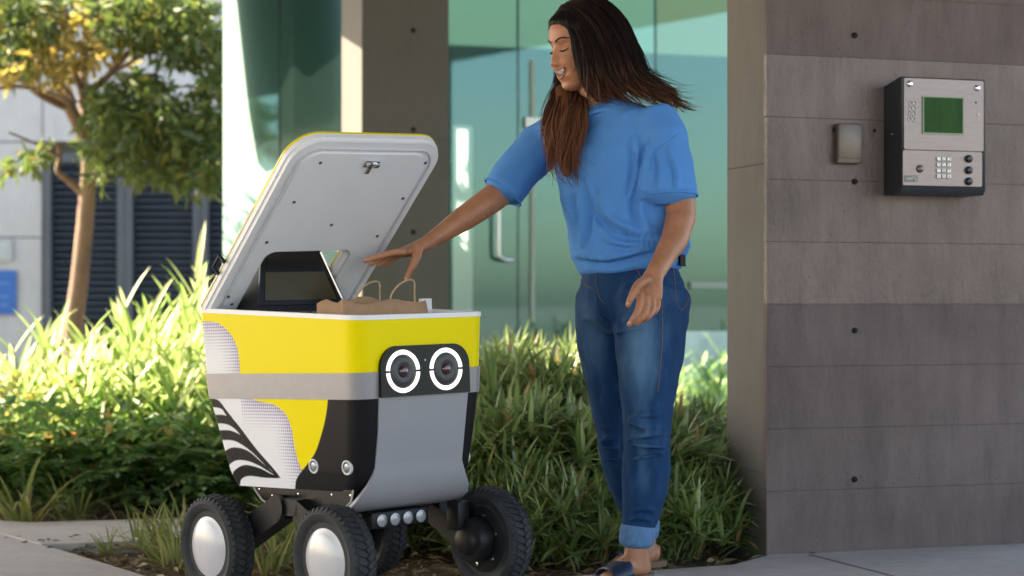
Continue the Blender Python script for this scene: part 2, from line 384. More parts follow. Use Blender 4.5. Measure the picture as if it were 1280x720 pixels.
# small cover box beside it
cv = thing('cover_box', 'small blank bronze metal cover box left of the entry panel', 'cover box')
cv.matrix_world = frame(Aw + d*.231 + UP*1.226)
M_cov = mat('bronze_cover', (.17,.14,.12), .42, metal=.6, var=.12, vscale=25)
MB().box((0,-.030,.0),(.086,-.002,.126), bev=.006).build('cover', M_cov, cv, 40)
MB().box((.003,-.0325,.016),(.083,-.0295,.124), bev=.002).build('cover_face', M_cov, cv, 40)
MB().box((-.004,-.012,.100),(.001,-.004,.112), bev=.001).build('hinge', M_dark, cv)

# ------------------------------------------------------------ glass building behind
Ap = Vector((-.661,8.40,0))                 # front left corner of the pier
gb = thing('glass_building', 'entrance building with concrete pier and tall frosted green glass', 'building')
gb.matrix_world = frame(Ap)
PW = .40
MB().box((0,0,-.1),(PW,.40,2.8), bev=.006).build('concrete_pier', M_pier, gb)
for z in (.44,1.06,1.52,2.3):
    for face in (0,1):
        lo, hi = ((.002,-.0015,z-.002),(PW-.002,.004,z+.002)) if face == 0 else ((-.0015,.005,z-.002),(.004,.395,z+.002))
        MB().box(lo, hi).build('pier_joint', bpy.data.materials['joint_line'], gb)
for z in (.65,1.105,1.56,2.0):
    MB().lathe([(.012,0),(.011,.002),(.0001,.0022)], (.235,.0002,z), (0,-1,0), 14).build('tie_hole', M_dark, gb)
gy = .95                                    # the glass line, measured back from the pier front
def on_glass(px, py):                       # photo pixel -> (along, height) on the glass line
    o = Ap+bk*gy; r = (px-640)/F
    t = (r*o.y-o.x)/(d.x-r*d.y); D = o.y+d.y*t
    return (t, CH-(py-HZ)/F*D)
def glassmat(name, tint, gl=.12):
    m = bpy.data.materials.new(name); m.use_nodes = True; t = m.node_tree; t.nodes.clear()
    o = t.nodes.new('ShaderNodeOutputMaterial'); tr = t.nodes.new('ShaderNodeBsdfTransparent'); tr.inputs[0].default_value = (*tint, 1)
    gs = t.nodes.new('ShaderNodeBsdfGlossy'); gs.inputs['Roughness'].default_value = .01; gs.inputs[0].default_value = (.58,.92,.93,1)
    fr = t.nodes.new('ShaderNodeFresnel'); fr.inputs[0].default_value = 1.5
    md = t.nodes.new('ShaderNodeMath'); md.operation = 'ADD'; md.inputs[1].default_value = gl; md.use_clamp = True
    mx = t.nodes.new('ShaderNodeMixShader')
    t.links.new(fr.outputs[0], md.inputs[0]); t.links.new(md.outputs[0], mx.inputs[0]); t.links.new(tr.outputs[0], mx.inputs[1]); t.links.new(gs.outputs[0], mx.inputs[2]); t.links.new(mx.outputs[0], o.inputs[0])
    return m
def filmmat(name, col, trc, k=.5):
    m = bpy.data.materials.new(name); m.use_nodes = True; t = m.node_tree; t.nodes.clear()
    o = t.nodes.new('ShaderNodeOutputMaterial'); df = t.nodes.new('ShaderNodeBsdfDiffuse'); tl = t.nodes.new('ShaderNodeBsdfTranslucent'); mx = t.nodes.new('ShaderNodeMixShader')
    n = t.nodes.new('ShaderNodeTexNoise'); n.inputs['Scale'].default_value = 3; n.inputs['Detail'].default_value = 3
    r = t.nodes.new('ShaderNodeValToRGB'); r.color_ramp.elements[0].position = .3; r.color_ramp.elements[1].position = .7
    r.color_ramp.elements[0].color = (*[c*.9 for c in col], 1); r.color_ramp.elements[1].color = (*[min(1, c*1.1) for c in col], 1)
    tc = t.nodes.new('ShaderNodeTexCoord'); t.links.new(tc.outputs['Object'], n.inputs[0]); t.links.new(n.outputs[0], r.inputs[0]); t.links.new(r.outputs[0], df.inputs[0])
    tl.inputs[0].default_value = (*trc, 1); mx.inputs[0].default_value = k
    t.links.new(df.outputs[0], mx.inputs[1]); t.links.new(tl.outputs[0], mx.inputs[2]); t.links.new(mx.outputs[0], o.inputs[0])
    return m
M_glass = glassmat('tinted_glass', (.86,.97,.965), .015)
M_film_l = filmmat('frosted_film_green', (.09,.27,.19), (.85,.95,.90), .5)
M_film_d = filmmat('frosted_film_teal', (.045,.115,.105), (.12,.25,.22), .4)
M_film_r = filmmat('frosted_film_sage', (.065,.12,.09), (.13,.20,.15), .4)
M_film_streak = filmmat('sun_streak_film', (.55,.62,.60), (.88,.92,.90), .72)
M_seal = mat('glass_edge', (.03,.10,.09), .4)
FZ = on_glass(700,415)[1]                                   # lower edge of the film
t0 = .13                                    # glass plane origin shift: local x of G0 is about 0.0
def pane(name, x0, x1, film, z0=.02, z1=2.75, parent=gb):
    g = MB().box((x0,gy,z0),(x1,gy+.012,z1)).build(name, M_glass, parent)
    MB().add([(x0+.002,gy+.015,FZ),(x1-.002,gy+.015,FZ),(x1-.002,gy+.015,z1),(x0+.002,gy+.015,z1)], [(0,1,2,3)]).build('frosted_film', film, g)
    return g
# local x = distance along the facade from the pier's left edge
gx = lambda px: on_glass(px, 300)[0]
xg = [gx(278), gx(350.5), .20, gx(648), gx(820), gx(820)+1.4]
for i, (nm, fm) in enumerate((('glass_pane',M_film_l),('glass_pane',M_film_l),('glass_door',M_film_d),('glass_door',M_film_d),('glass_pane',M_film_r))):
    g_ = pane(nm, xg[i]+.003, xg[i+1]-.003, fm)
    if i == 2:
        dl = g_; bpy.data.objects.remove(g_.children[0])
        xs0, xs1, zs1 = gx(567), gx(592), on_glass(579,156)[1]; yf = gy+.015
        quad = lambda x0, x1, z0, z1: [(x0,yf,z0),(x1,yf,z0),(x1,yf,z1),(x0,yf,z1)]
        fm_ = MB()
        for qd in (quad(xg[2]+.005,xs0,FZ,zs1), quad(xs1,xg[3]-.005,FZ,zs1), quad(xg[2]+.005,xg[3]-.005,zs1,2.75)): fm_.add(qd, [(0,1,2,3)])
        fm_.build('frosted_film', M_film_d, dl); MB().add(quad(xs0,xs1,.03,zs1), [(0,1,2,3)]).build('sun_streak_strip', M_film_streak, dl)  # sun streak on the door put in as a strip of whiter film
    if i == 3: dr = g_
for x in (xg[1],xg[3],xg[4]):
    MB().box((x-.0035,gy+.001,.0),(x+.0035,gy+.011,2.76)).build('pane_joint', M_seal, gb)
MB().box((xg[2]-.02,gy-.02,.0),(xg[2]+.10,gy-.002,2.76)).build('door_jamb', mat('jamb_green', (.07,.11,.09), .4, metal=.3), gb)
MB().box((xg[0]-.003,gy-.02,-.05),(xg[5],gy+.03,.018)).build('floor_channel', M_seal, gb)
hx = gx(619); h0 = on_glass(619,250)[1]; h1 = on_glass(619,325)[1]; hw2 = gx(641)-hx
MB().tube(catmull([(hx,gy-.002,h0),(hx,gy-.05,h0),(hx,gy-.058,h0-.015),(hx,gy-.058,h1+.04),(hx+.012,gy-.056,h1+.012),(hx+.04,gy-.05,h1),(hx+hw2-.01,gy-.02,h1),(hx+hw2,gy-.002,h1)], 6), .0095, 10).build('door_handle', mat('handle_steel', (.62,.64,.66), .3, metal=.7), dl, 180)
(a_, b_), (c_, d_) = on_glass(655,160), on_glass(678,147)
MB().box((a_,gy-.022,b_),(c_,gy-.002,d_), bev=.004).build('lock_plate', mat('lock_steel', (.55,.58,.58), .35, metal=.6), dr)
(a_, b_), (c_, d_) = on_glass(663,402), on_glass(668,75)
MB().box((a_,gy-.010,b_),(c_,gy-.002,d_), bev=.002).build('edge_reflection', mat('reflection_pale', (.36,.44,.36), .45), dr)  # reflection along the door edge, put in as a pale strip
(a_, b_), (c_, d_) = on_glass(862,361), on_glass(935,353)
MB().box((a_,gy-.02,b_),(c_,gy-.001,d_), bev=.003).build('pale_bar', mat('bar_white', (.30,.38,.33), .4), gb)  # pale horizontal bar on the face of the right pane
# sun blockers added behind the glass, shaped for the shade on the film
M_blocker = mat('sun_blocker', (.10,.13,.13), .8, var=.2, vscale=3)
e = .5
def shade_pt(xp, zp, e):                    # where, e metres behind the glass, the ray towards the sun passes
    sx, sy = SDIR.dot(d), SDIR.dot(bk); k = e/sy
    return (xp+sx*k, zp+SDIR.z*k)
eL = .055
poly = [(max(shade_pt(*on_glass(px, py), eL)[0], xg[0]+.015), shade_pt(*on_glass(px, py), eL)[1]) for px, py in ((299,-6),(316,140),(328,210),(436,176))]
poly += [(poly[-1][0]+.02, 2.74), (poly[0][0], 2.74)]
MB().prism(poly[::-1], (0,gy+eL,0), (1,0,0), (0,0,1), (0,.03,0)).build('sun_blocker', M_blocker, gb)
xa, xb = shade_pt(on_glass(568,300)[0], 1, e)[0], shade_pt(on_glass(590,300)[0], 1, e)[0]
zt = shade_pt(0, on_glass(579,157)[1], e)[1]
MB().box((-.02,gy+e,.02),(xa,gy+e+.03,2.74)).build('sun_blocker', M_blocker, gb)
MB().box((xb,gy+e,.02),(gx(800)-.1,gy+e+.03,2.74)).build('sun_blocker', M_blocker, gb)
MB().box((xa,gy+e,zt),(xb,gy+e+.03,2.74)).build('sun_blocker', M_blocker, gb)
MB().box((gx(800)-.098,gy+e,FZ+.02),(3.2,gy+e+.03,2.74)).build('sun_blocker', M_blocker, gb)

# ------------------------------------------------------------ the entrance canopy overhead (shades the walk; its edge shows in the glass)
cn = thing('entrance_canopy', 'concrete roof slab over the entrance walk', 'canopy', (0,0,2.8))
MB().box((-8,-1.5,0),(3.3,8.0,.3)).box((-8,8.0,0),(-2.75,8.6,.298)).box((-2.75,8.0,0),(3.3,8.2,.297)).box((-1.66,8.2,0),(3.3,9.15,.296)).build('roof_slab', M_soffit, cn)
for x, y in ((-7.7,-1.2),(3.1,-1.2),(-7.7,8.3)):
    MB().box((x-.15,y-.15,-2.9),(x+.15,y+.15,-.001)).build('column', M_soffit, cn)

# ------------------------------------------------------------ far building with louvred doors
YB = 13.5
fb = thing('concrete_building', 'pale concrete building with dark louvred doors behind the tree', 'building', (0,YB,0))
def bx(px): return (px-640)/F*YB
def bz(py): return CH-(py-HZ)/F*YB
xl, xr, zt_ = bx(53), bx(420), bz(191)
zj = [-.2,.35,bz(297),1.93,2.6,3.4,4.2]
for i in range(len(zj)-1):
    for x0, x1 in ((-9,-6.2),(-6.2,-4.4),(-4.4,xl)):
        MB().box((x0+.004,random.uniform(0,.004),zj[i]+.004),(x1-.004,.25,zj[i+1]-.004), bev=.004).build('wall_panel', M_far, fb)
xs_ = [xl, bx(205), bx(330), 4]
for i in range(3, len(zj)-1):
    for k in range(3):
        MB().box((xs_[k]+.004,random.uniform(0,.004),max(zj[i],zt_+.02)+.004),(xs_[k+1]-.004,.25,zj[i+1]-.004), bev=.004).build('wall_panel', M_far, fb)
MB().box((-9,.25,-.2),(4,.4,4.2)).build('wall_core', M_far, fb)
M_louv = mat('louvre_paint', (.068,.086,.105), .5, var=.12, vscale=4)
for a, b in ((55,157),(157,251.5),(251.5,346)):
    x0, x1 = bx(a), bx(b)
    lf = MB()
    sw = .055
    lf.box((x0+.002,-.03,-.1),(x0+sw,.05,zt_)); lf.box((x1-sw,-.03,-.1),(x1-.002,.05,zt_))
    lf.box((x0+sw,-.029,zt_-.07),(x1-sw,.05,zt_)); lf.box((x0+sw,-.029,-.1),(x1-sw,.05,.12))
    fo = lf.build('louvre_door', M_louv, fb)
    MB().box((x0+sw,.06,.1),(x1-sw,.07,zt_-.02)).build('door_back', M_dark, fb)
    base = None; z = .15
    while z < zt_-.1:
        if base is None:
            base = MB().prism([(-.022,0),(-.018,0),(.040,.034),(.036,.036)], (x0+sw-.001,0,0), (0,1,0), (0,0,1), (x1-x0-2*sw+.002,0,0)).build('slat', M_louv, fo)
            s_ = base
        else:
            s_ = base.copy(); COL.objects.link(s_)
        s_.location = (0,0,z); z += .0485
def sign(name, label, px0, py0, px1, py1, m, D):
    o = thing(name, label, 'sign', P((px0+px1)/2, py1, D))
    x0, x1 = (px0-(px0+px1)/2)/F*D, (px1-(px0+px1)/2)/F*D; hgt = (py1-py0)/F*D
    p = MB().prism(rrect(x0,0,x1,hgt,.012), (0,0,0), (1,0,0), (0,0,1), (0,.012,0)).build('sign_plate', m, o)
    return o, p, x0, x1, hgt
M_blue = mat('blue_sign', (.003,.11,.40), .4, var=.12, vscale=6)
s1, p1, x0, x1, hg = sign('blue_sign', 'blue rectangular sign on the pale concrete wall at far left', -22,338,20,393, M_blue, YB-.02)
M_sl = mat('sign_line', (.06,.20,.50), .5)
for z in (.235,.13,.065): MB().box((x0+.03,-.003,z*.9),(x1-.05,-.0005,z*.9+.016)).build('sign_line', M_sl, p1)
M_gs = mat('grey_sign', (.36,.41,.41), .5, var=.1)
s2, p2, x0, x1, hg = sign('grey_sign', 'small grey plaque above the blue sign on the far wall', -22,299,15,326, M_gs, YB-.02)
for z in (.10,.06,.03): MB().box((x0+.02,-.003,z),(x1-.04,-.0005,z+.009)).build('sign_line', mat('plaque_line', (.50,.55,.54), .5), p2)

# ------------------------------------------------------------ plants
def leafmat(name, cols, trans=.35, rough=.5, gloss=.06):
    m = bpy.data.materials.new(name); m.use_nodes = True; t = m.node_tree; t.nodes.clear(); N = t.nodes.new; L = t.links.new
    o = N('ShaderNodeOutputMaterial'); ge = N('ShaderNodeNewGeometry'); r = N('ShaderNodeValToRGB')
    r.color_ramp.interpolation = 'LINEAR'
    while len(r.color_ramp.elements) < len(cols): r.color_ramp.elements.new(.5)
    for i, (p, c) in enumerate(cols): r.color_ramp.elements[i].position = p; r.color_ramp.elements[i].color = (*c, 1)
    L(ge.outputs['Random Per Island'], r.inputs[0])
    df = N('ShaderNodeBsdfDiffuse'); tl = N('ShaderNodeBsdfTranslucent'); gl = N('ShaderNodeBsdfGlossy'); gl.inputs['Roughness'].default_value = rough
    gl.inputs[0].default_value = (.8,.85,.8,1)
    m1 = N('ShaderNodeMixShader'); m1.inputs[0].default_value = trans; m2 = N('ShaderNodeMixShader'); m2.inputs[0].default_value = gloss
    hs = N('ShaderNodeHueSaturation'); hs.inputs['Hue'].default_value = .495; hs.inputs['Saturation'].default_value = .92; hs.inputs['Value'].default_value = 1.9
    L(r.outputs[0], df.inputs[0]); L(r.outputs[0], hs.inputs['Color']); L(hs.outputs[0], tl.inputs[0])
    L(df.outputs[0], m1.inputs[1]); L(tl.outputs[0], m1.inputs[2]); L(m1.outputs[0], m2.inputs[1]); L(gl.outputs[0], m2.inputs[2]); L(m2.outputs[0], o.inputs[0])
    return m
M_strap = leafmat('strap_leaf', [(0,(.085,.145,.036)),(.35,(.135,.21,.055)),(.62,(.23,.31,.095)),(.82,(.40,.47,.22)),(.93,(.17,.23,.07)),(.975,(.32,.22,.08)),(1,(.42,.22,.09))], .3, .35, .10)
M_bright = leafmat('bright_leaf', [(0,(.12,.22,.04)),(.45,(.24,.36,.09)),(.8,(.42,.50,.20)),(1,(.60,.62,.34))], .5)
M_fern = leafmat('fern_leaf', [(0,(.045,.12,.026)),(.5,(.085,.19,.040)),(.85,(.16,.28,.065)),(.975,(.20,.26,.06)),(1,(.26,.15,.04))], .35)
M_gold = leafmat('gold_leaf', [(0,(.10,.14,.02)),(.5,(.19,.21,.03)),(.9,(.30,.26,.04)),(1,(.30,.14,.03))], .4)
M_grass = leafmat('grass_blade', [(0,(.09,.13,.03)),(.5,(.17,.20,.05)),(.85,(.28,.27,.09)),(1,(.32,.22,.10))], .3)
M_dry = leafmat('dry_leaf', [(0,(.07,.045,.02)),(.5,(.16,.10,.045)),(1,(.30,.20,.10))], .15)
M_stem = mat('green_stem', (.10,.12,.05), .7, var=.3)
class Leaves:
    def __init__(s): s.V = []; s.F = []
    def blade(s, base, dr, L, wd, droop=.3, seg=3, fold=.25, twist=0):
        dr = dr.normalized(); side = dr.cross(UP)
        if side.length < .05: side = Vector((1,0,0))
        side.normalize(); side = (side*math.cos(twist)+dr.cross(side)*math.sin(twist)); k = len(s.V)
        p = base.copy(); q = dr.copy()
        for i in range(seg+1):
            f = i/seg; hw = wd*.5*(math.sin(math.pi*min(1, .18+.82*f))**.7 if f < 1 else .03)
            nn = side.cross(q)*(fold*hw)
            s.V += [p-side*hw+nn, p-nn*.3, p+side*hw+nn]
            q = (q+Vector((0,0,-droop/seg*(.5+f)))).normalized(); p = p+q*(L/seg)
        for i in range(seg):
            a = k+i*3; s.F += [(a,a+1,a+4,a+3),(a+1,a+2,a+5,a+4)]
    def flat(s, base, dr, up, L, wd):       # a short broad leaf: two folded quads pointed at both ends
        dr = dr.normalized(); side = dr.cross(up).normalized() if dr.cross(up).length > .01 else dr.orthogonal().normalized(); k = len(s.V); nn = side.cross(dr)
        s.V += [base, base+dr*L*.45-side*wd*.5+nn*wd*.12, base+dr*L*.5-nn*wd*.10, base+dr*L*.45+side*wd*.5+nn*wd*.12, base+dr*L-nn*L*.08]
        s.F += [(k,k+2,k+1),(k,k+3,k+2),(k+1,k+2,k+4),(k+2,k+3,k+4)]
    def mesh(s, name):
        me = bpy.data.meshes.new(name); me.from_pydata([tuple(v) for v in s.V], [], s.F); me.update(); return me
rnd = random.Random(11)
def rdir(zlo=-.2, zhi=1.0):
    a = rnd.uniform(0, 2*math.pi); z = rnd.uniform(zlo, zhi); r = math.sqrt(max(0, 1-z*z)); return Vector((r*math.cos(a), r*math.sin(a), z))
def strap_clump(hgt, rad, nw, seed):        # pinwheel tufts on short stems
    rnd.seed(seed); L = Leaves(); st = MB()
    for i in range(nw):
        a = rnd.uniform(0, 2*math.pi); rr = rad*math.sqrt(rnd.random()); dome = math.sqrt(max(0, 1-(rr/rad)**2))
        z = hgt*(.25+.75*rnd.random()**.55)*(.35+.65*dome)
        c = Vector((rr*math.cos(a), rr*math.sin(a), max(.05, z-.05)))
        ax = (Vector((c.x, c.y, .25))*1.0+UP*.22+rdir()*.18).normalized()
        for k in range(rnd.randint(8,13)):
            dv = (ax*rnd.uniform(.15,1.0)+rdir(-.6,1)*.9).normalized()
            L.blade(c+rdir()*.012, dv, rnd.uniform(.11,.22), rnd.uniform(.012,.020), rnd.uniform(.1,.75), 3, twist=rnd.uniform(-.5,.5))
        if i % 4 == 0: st.tube([(c.x*.5, c.y*.5, -.03), (c.x*.85, c.y*.85, c.z*.6), tuple(c)], .004, 4)
    for k in range(26):
        a = rnd.uniform(0, 2*math.pi); b = Vector((math.cos(a)*rad*.6*rnd.random(), math.sin(a)*rad*.6*rnd.random(), 0))
        L.blade(b, Vector((math.cos(a)*.5, math.sin(a)*.5, 1)), rnd.uniform(.3,.6)*max(.5,hgt/.6), rnd.uniform(.009,.014), rnd.uniform(.8,2.2), 6)
    return L.mesh('foliage'), st
def shoot_clump(hgt, rad, ns, seed):        # upright leafy shoots with broad straps
    rnd.seed(seed); L = Leaves(); st = MB()
    for i in range(ns):
        a = rnd.uniform(0, 2*math.pi); rr = rad*math.sqrt(rnd.random()); b = Vector((rr*math.cos(a), rr*math.sin(a), -.02))
        h = hgt*rnd.uniform(.55,1.0)*(1-.35*(rr/rad)**2); lean = Vector((math.cos(a), math.sin(a), 0))*rr*.5+Vector((rnd.uniform(-.08,.08), rnd.uniform(-.08,.08), 0)); tip = b+lean+UP*h*.82
        st.tube([b, b.lerp(tip,.5)+lean*.1, tip], [.006,.005,.002], 4)
        m = int(9+h*8)
        for k in range(m):
            f = .22+.78*k/m; p = b.lerp(tip, f); an = k*2.4+i
            dv = Vector((math.cos(an), math.sin(an), .55+1.0*f*f+rnd.uniform(-.2,.3)))
            L.blade(p, dv, rnd.uniform(.13,.24), rnd.uniform(.018,.030), rnd.uniform(.1,.6), 4, twist=rnd.uniform(-.3,.3))
    return L.mesh('foliage'), st
def fern_clump(hgt, rad, nf, seed):
    rnd.seed(seed); L = Leaves(); st = MB()
    for i in range(nf):
        a = rnd.uniform(0, 2*math.pi); b = Vector((rnd.uniform(-.6,.6)*rad, rnd.uniform(-.6,.6)*rad, rnd.uniform(-.02,.35)*hgt))
        ln = rnd.uniform(.6,1.1)*hgt; q = Vector((math.cos(a)*.7, math.sin(a)*.7, rnd.uniform(.5,1.5))).normalized(); p = b.copy(); pts = [p.copy()]
        m = 12
        for k in range(m):
            q = (q+Vector((math.cos(a)*.05, math.sin(a)*.05, -.10))).normalized(); p = p+q*(ln/m); pts.append(p.copy())
            sd_ = q.cross(UP); sd_ = sd_.normalized() if sd_.length > .05 else Vector((1,0,0)); f = (k+1)/m
            ll = (.075*math.sin(math.pi*min(1,.25+.72*f))+.012)
            for sg in (-1,1): L.flat(p, sd_*sg+q*.6+UP*rnd.uniform(-.2,.25), UP, ll*rnd.uniform(.8,1.2), ll*.42)
        L.flat(p, q, UP, .04, .018)
        if i % 3 == 0: st.tube(pts[::4], .003, 3)
    for i in range(nf*3):
        c = Vector((rnd.uniform(-1,1)*rad, rnd.uniform(-1,1)*rad, rnd.uniform(.05,.9)*hgt)); L.flat(c, rdir(-.3,.8), rdir(.2,1), rnd.uniform(.05,.09), rnd.uniform(.025,.04))
    return L.mesh('foliage'), st
def tuft(hgt, rad, nb, seed, wd=.008):
    rnd.seed(seed); L = Leaves()
    for i in range(nb):
        a = rnd.uniform(0, 2*math.pi); b = Vector((math.cos(a)*rad*rnd.random(), math.sin(a)*rad*rnd.random(), -.01))
        L.blade(b, Vector((math.cos(a)*rnd.uniform(.1,.9), math.sin(a)*rnd.uniform(.1,.9), 1)), hgt*rnd.uniform(.5,1.2), wd*rnd.uniform(.7,1.3), rnd.uniform(.3,2.2), 6)
    return L.mesh('foliage'), None
def plant_proto(gen, m):
    me, st = gen; me.materials.append(m); sm = None
    if st and st.V:
        sm = bpy.data.meshes.new('stems'); sm.from_pydata([tuple(v) for v in st.V], [], st.F); sm.materials.append(M_stem)
    return me, sm
def put_plant(name, proto, loc, rz, sc, label, cat, group):
    o = thing(name, label, cat, (loc[0], loc[1], ground_z(loc[0], loc[1])-.03), (0,0,rz), group); o.scale = (sc[0], sc[0], sc[1])
    for nm, me in zip(('foliage','stems'), proto):
        if me is not None: c = bpy.data.objects.new(nm, me); COL.objects.link(c); c.parent = o
    return o
SA = [plant_proto(strap_clump(.60,.34,150,s), M_strap) for s in (1,2,3)]
SL = [plant_proto(strap_clump(.34,.26,70,s), M_strap) for s in (4,5)]
SB = [plant_proto(shoot_clump(.90,.30,26,s), M_bright) for s in (6,7,8)]
SF = [plant_proto(fern_clump(.46,.28,46,s), M_fern) for s in (9,10,12)]
SG = [plant_proto(fern_clump(.46,.28,46,s), M_gold) for s in (13,)]
ST = [plant_proto(tuft(.20,.05,34,s), M_grass) for s in (14,15)]
R2 = random.Random(5)
def at(px, D): return ((px-640)/F*D, D)
right = [  # (pixel column, distance, height scale, where it stands)
 (592,7.6,1.0,'at the glass behind the right of the robot'),(648,7.75,1.02,'under the door handle against the glass'),(705,7.6,1.02,'at the glass just left of the woman'),
 (768,7.5,.92,'at the glass hidden mostly behind the woman'),(870,7.1,.70,'at the glass right of the woman'),
 (560,7.0,.92,'close behind the yellow front corner of the robot'),(625,6.95,1.0,'above the far front wheel of the robot'),(688,6.9,1.0,'in the middle row left of the woman\'s hip'),(750,6.85,.9,'in the middle row behind the woman\'s legs'),
 (835,6.75,.74,'behind the woman\'s left knee'),(868,6.75,.66,'against the left edge of the concrete wall'),
 (545,6.35,.70,'behind the grey front panel of the robot'),(622,6.35,.78,'right behind the far front wheel'),(690,6.3,.80,'in the front row left of the woman\'s knees'),(755,6.3,.72,'in the front row behind the woman\'s shins'),
 (822,6.35,.66,'in the front row right of the woman\'s shins'),(858,6.42,.55,'in the front corner by the concrete wall'),
]
for i, (px, D, s, w_) in enumerate(right):
    x, y = at(px, D); put_plant('strap_leaf_shrub', SA[i%3], (x,y), R2.uniform(0,6.28), (R2.uniform(.9,1.05), s*R2.uniform(.97,1.04)), 'green strap-leaved shrub '+w_, 'shrub', 'strap-leaved shrubs right of the robot')
low = [(640,5.95,'low tuft of strap leaves at the bed edge beside the far front wheel'),(700,5.95,'low tuft of strap leaves at the bed edge left of the woman\'s ankles'),(745,5.98,'low tuft of strap leaves just behind the woman\'s ankles'),
       (826,6.05,'low tuft of strap leaves just right of the woman\'s cuffs'),(862,6.12,'low tuft of strap leaves at the foot of the concrete wall'),(480,6.2,'low tuft of strap leaves behind the robot chassis'),(410,6.3,'low tuft of strap leaves under the robot body')]
for i, (px, D, lb) in enumerate(low):
    x, y = at(px, D); put_plant('strap_leaf_tuft', SL[i%2], (x,y), R2.uniform(0,6.28), (.75,.75), lb, 'shrub', 'low strap-leaved tufts at the bed edge')
spk = Leaves(); rnd.seed(3)                 # the tall spiky plant in front of the door
for a, h, ln in ((2.9,.62,.30),(3.6,.34,.22),(1.2,.60,.12),(.3,.55,.24),(-.2,.38,.36),(.6,.45,.30),(2.4,.40,.25)):
    spk.blade(Vector((0,0,.25)), Vector((math.cos(a)*ln, math.sin(a)*.1, h)), h*.95, .034, .15, 5)
me = spk.mesh('foliage'); me.materials.append(leafmat('agapanthus_leaf', [(0,(.03,.08,.025)),(1,(.05,.12,.035))], .25, .35, .1))
put_plant('spiky_plant', (me, None), at(627,7.95), 0, (1,.90), 'tall dark spiky-leaved plant standing before the glass door', 'plant', None)
left_b = [(225,8.5,1.02,'tallest, touching the left edge of the robot lid'),(265,8.3,1.0,'right behind the robot\'s rear corner'),(178,8.55,.92,'right of the tree trunk base'),(135,8.45,.84,'in front of the tree trunk'),
          (90,8.3,.84,'left of the tree trunk, with shoots reaching highest at its left'),(48,8.4,.66,'below the blue sign'),(8,8.3,.60,'at the left border of the photo'),(245,7.95,.88,'in the front of the sunlit rank beside the robot'),(185,7.95,.74,'in the front of the sunlit rank below the louvres')]
for i, (px, D, s, w_) in enumerate(left_b):
    x, y = at(px, D); put_plant('leafy_shrub', SB[i%3], (x,y), R2.uniform(0,6.28), (1.0,s*1.42), 'sunlit yellow-green broad-bladed shrub '+w_, 'shrub', 'sunlit shrubs left of the robot')
left_f = [(290,7.55,1.0,0,'close behind the rear wheel of the robot'),(235,7.6,1.05,1,'left of the striped robot corner'),(180,7.55,1.0,2,'midway along the left bed'),(122,7.6,1.05,0,'right of the arching grass'),(60,7.6,1.05,1,'near the left border of the bed'),(5,7.55,1.0,2,'at the very left edge of the picture'),
          (265,7.95,1.35,2,'in the second rank by the robot'),(205,8.0,1.35,0,'in the second rank below the bright blades'),(145,8.0,1.3,1,'in the second rank before the tree'),(85,8.0,1.2,2,'in the second rank left of the tree'),(330,7.5,1.0,1,'seen under the robot body')]
for i, (px, D, s, k, w_) in enumerate(left_f):
    x, y = at(px, D); put_plant('fern_shrub', SF[k], (x,y), R2.uniform(0,6.28), (1,s), 'dark green ferny shrub '+w_, 'shrub', 'dark ferny shrubs of the left bed')
for px, D, w_ in ((15,8.0,'below the blue sign'),(40,7.85,'at the left of the bed')):
    x, y = at(px, D); put_plant('golden_shrub', SG[0], (x,y), R2.uniform(0,6.28), (1,1.2), 'yellow-tinged small-leaved shrub '+w_, 'shrub', 'golden shrubs at far left')
for i, (px, D, s, w_) in enumerate(((172,6.45,1.0,'on the pale path edge'),(205,6.2,1.15,'beside the rear wheel'),(222,5.95,1.2,'touching the rear wheel'),(232,6.35,1.3,'behind the rear wheel'),(352,6.0,1.2,'seen between the two near wheels'),(335,5.85,1.0,'low between the near wheels'),(375,6.1,1.1,'right of the gap between the near wheels'),(30,7.1,1.7,'arching at the left bed front'),(95,7.2,1.2,'thin at the left bed front'),(137,6.3,.6,'small in the soil wedge'))):
    x, y = at(px, D); put_plant('grass_tuft', ST[i%2], (x,y), R2.uniform(0,6.28), (s,s), 'yellowish grass tuft '+w_, 'grass tuft', 'grass tufts near the left walk')
# plants inside, behind the clear strip of the glass
for i, (px, D) in enumerate(((838,10.35),(872,10.45),(915,10.5),(760,10.5))):
    x, y = at(px, D); put_plant('leafy_shrub', SB[(i+1)%3], (x,y), R2.uniform(0,6.28), (.95,.82), ('sunlit yellow-green shrub behind the clear glass, '+('left','middle','right','hidden')[i]+' of those right of the woman'), 'shrub', 'shrubs behind the glass')
# leaf litter and mulch chips
rnd.seed(21); LT = Leaves(); mulch = Leaves()
for i in range(5200):
    x, y = rnd.uniform(-1.9,.95), rnd.uniform(5.35,7.4)
    inside = True
    for (x0,y0),(x1,y1) in zip(edge[1:-1], edge[2:]):
        if min(x0,x1) <= x <= max(x0,x1):
            ye = y0+(y1-y0)*(x-x0)/(x1-x0)
            if y < ye+.02: inside = False
    if x > .789-.309*((y-5.925)/.951): inside = False
    if not inside: continue
    mulch.flat(Vector((x,y,ground_z(x,y)-.028+rnd.random()*.02)), rdir(-.3,.3), rdir(.4,1), rnd.uniform(.02,.07), rnd.uniform(.006,.022))
me = mulch.mesh('mulch'); o = link('mulch', me, M_dry); tag(o, 'brown bark mulch and dead leaves on the bed soil', 'mulch', kind='stuff')
for px, py in ((10,672),(22,671),(30,676),(46,676),(54,678),(62,676),(25,678),(68,684),(90,670),(112,649),(92,671),(60,673),(720,712),(860,699),(1010,700),(800,712)):
    D = CH*F/(py-HZ); p = P(px, py, D); p.z = ground_z(p.x, p.y)+.014
    LT.flat(p, rdir(-.1,.1), UP, rnd.uniform(.025,.05), rnd.uniform(.012,.022))
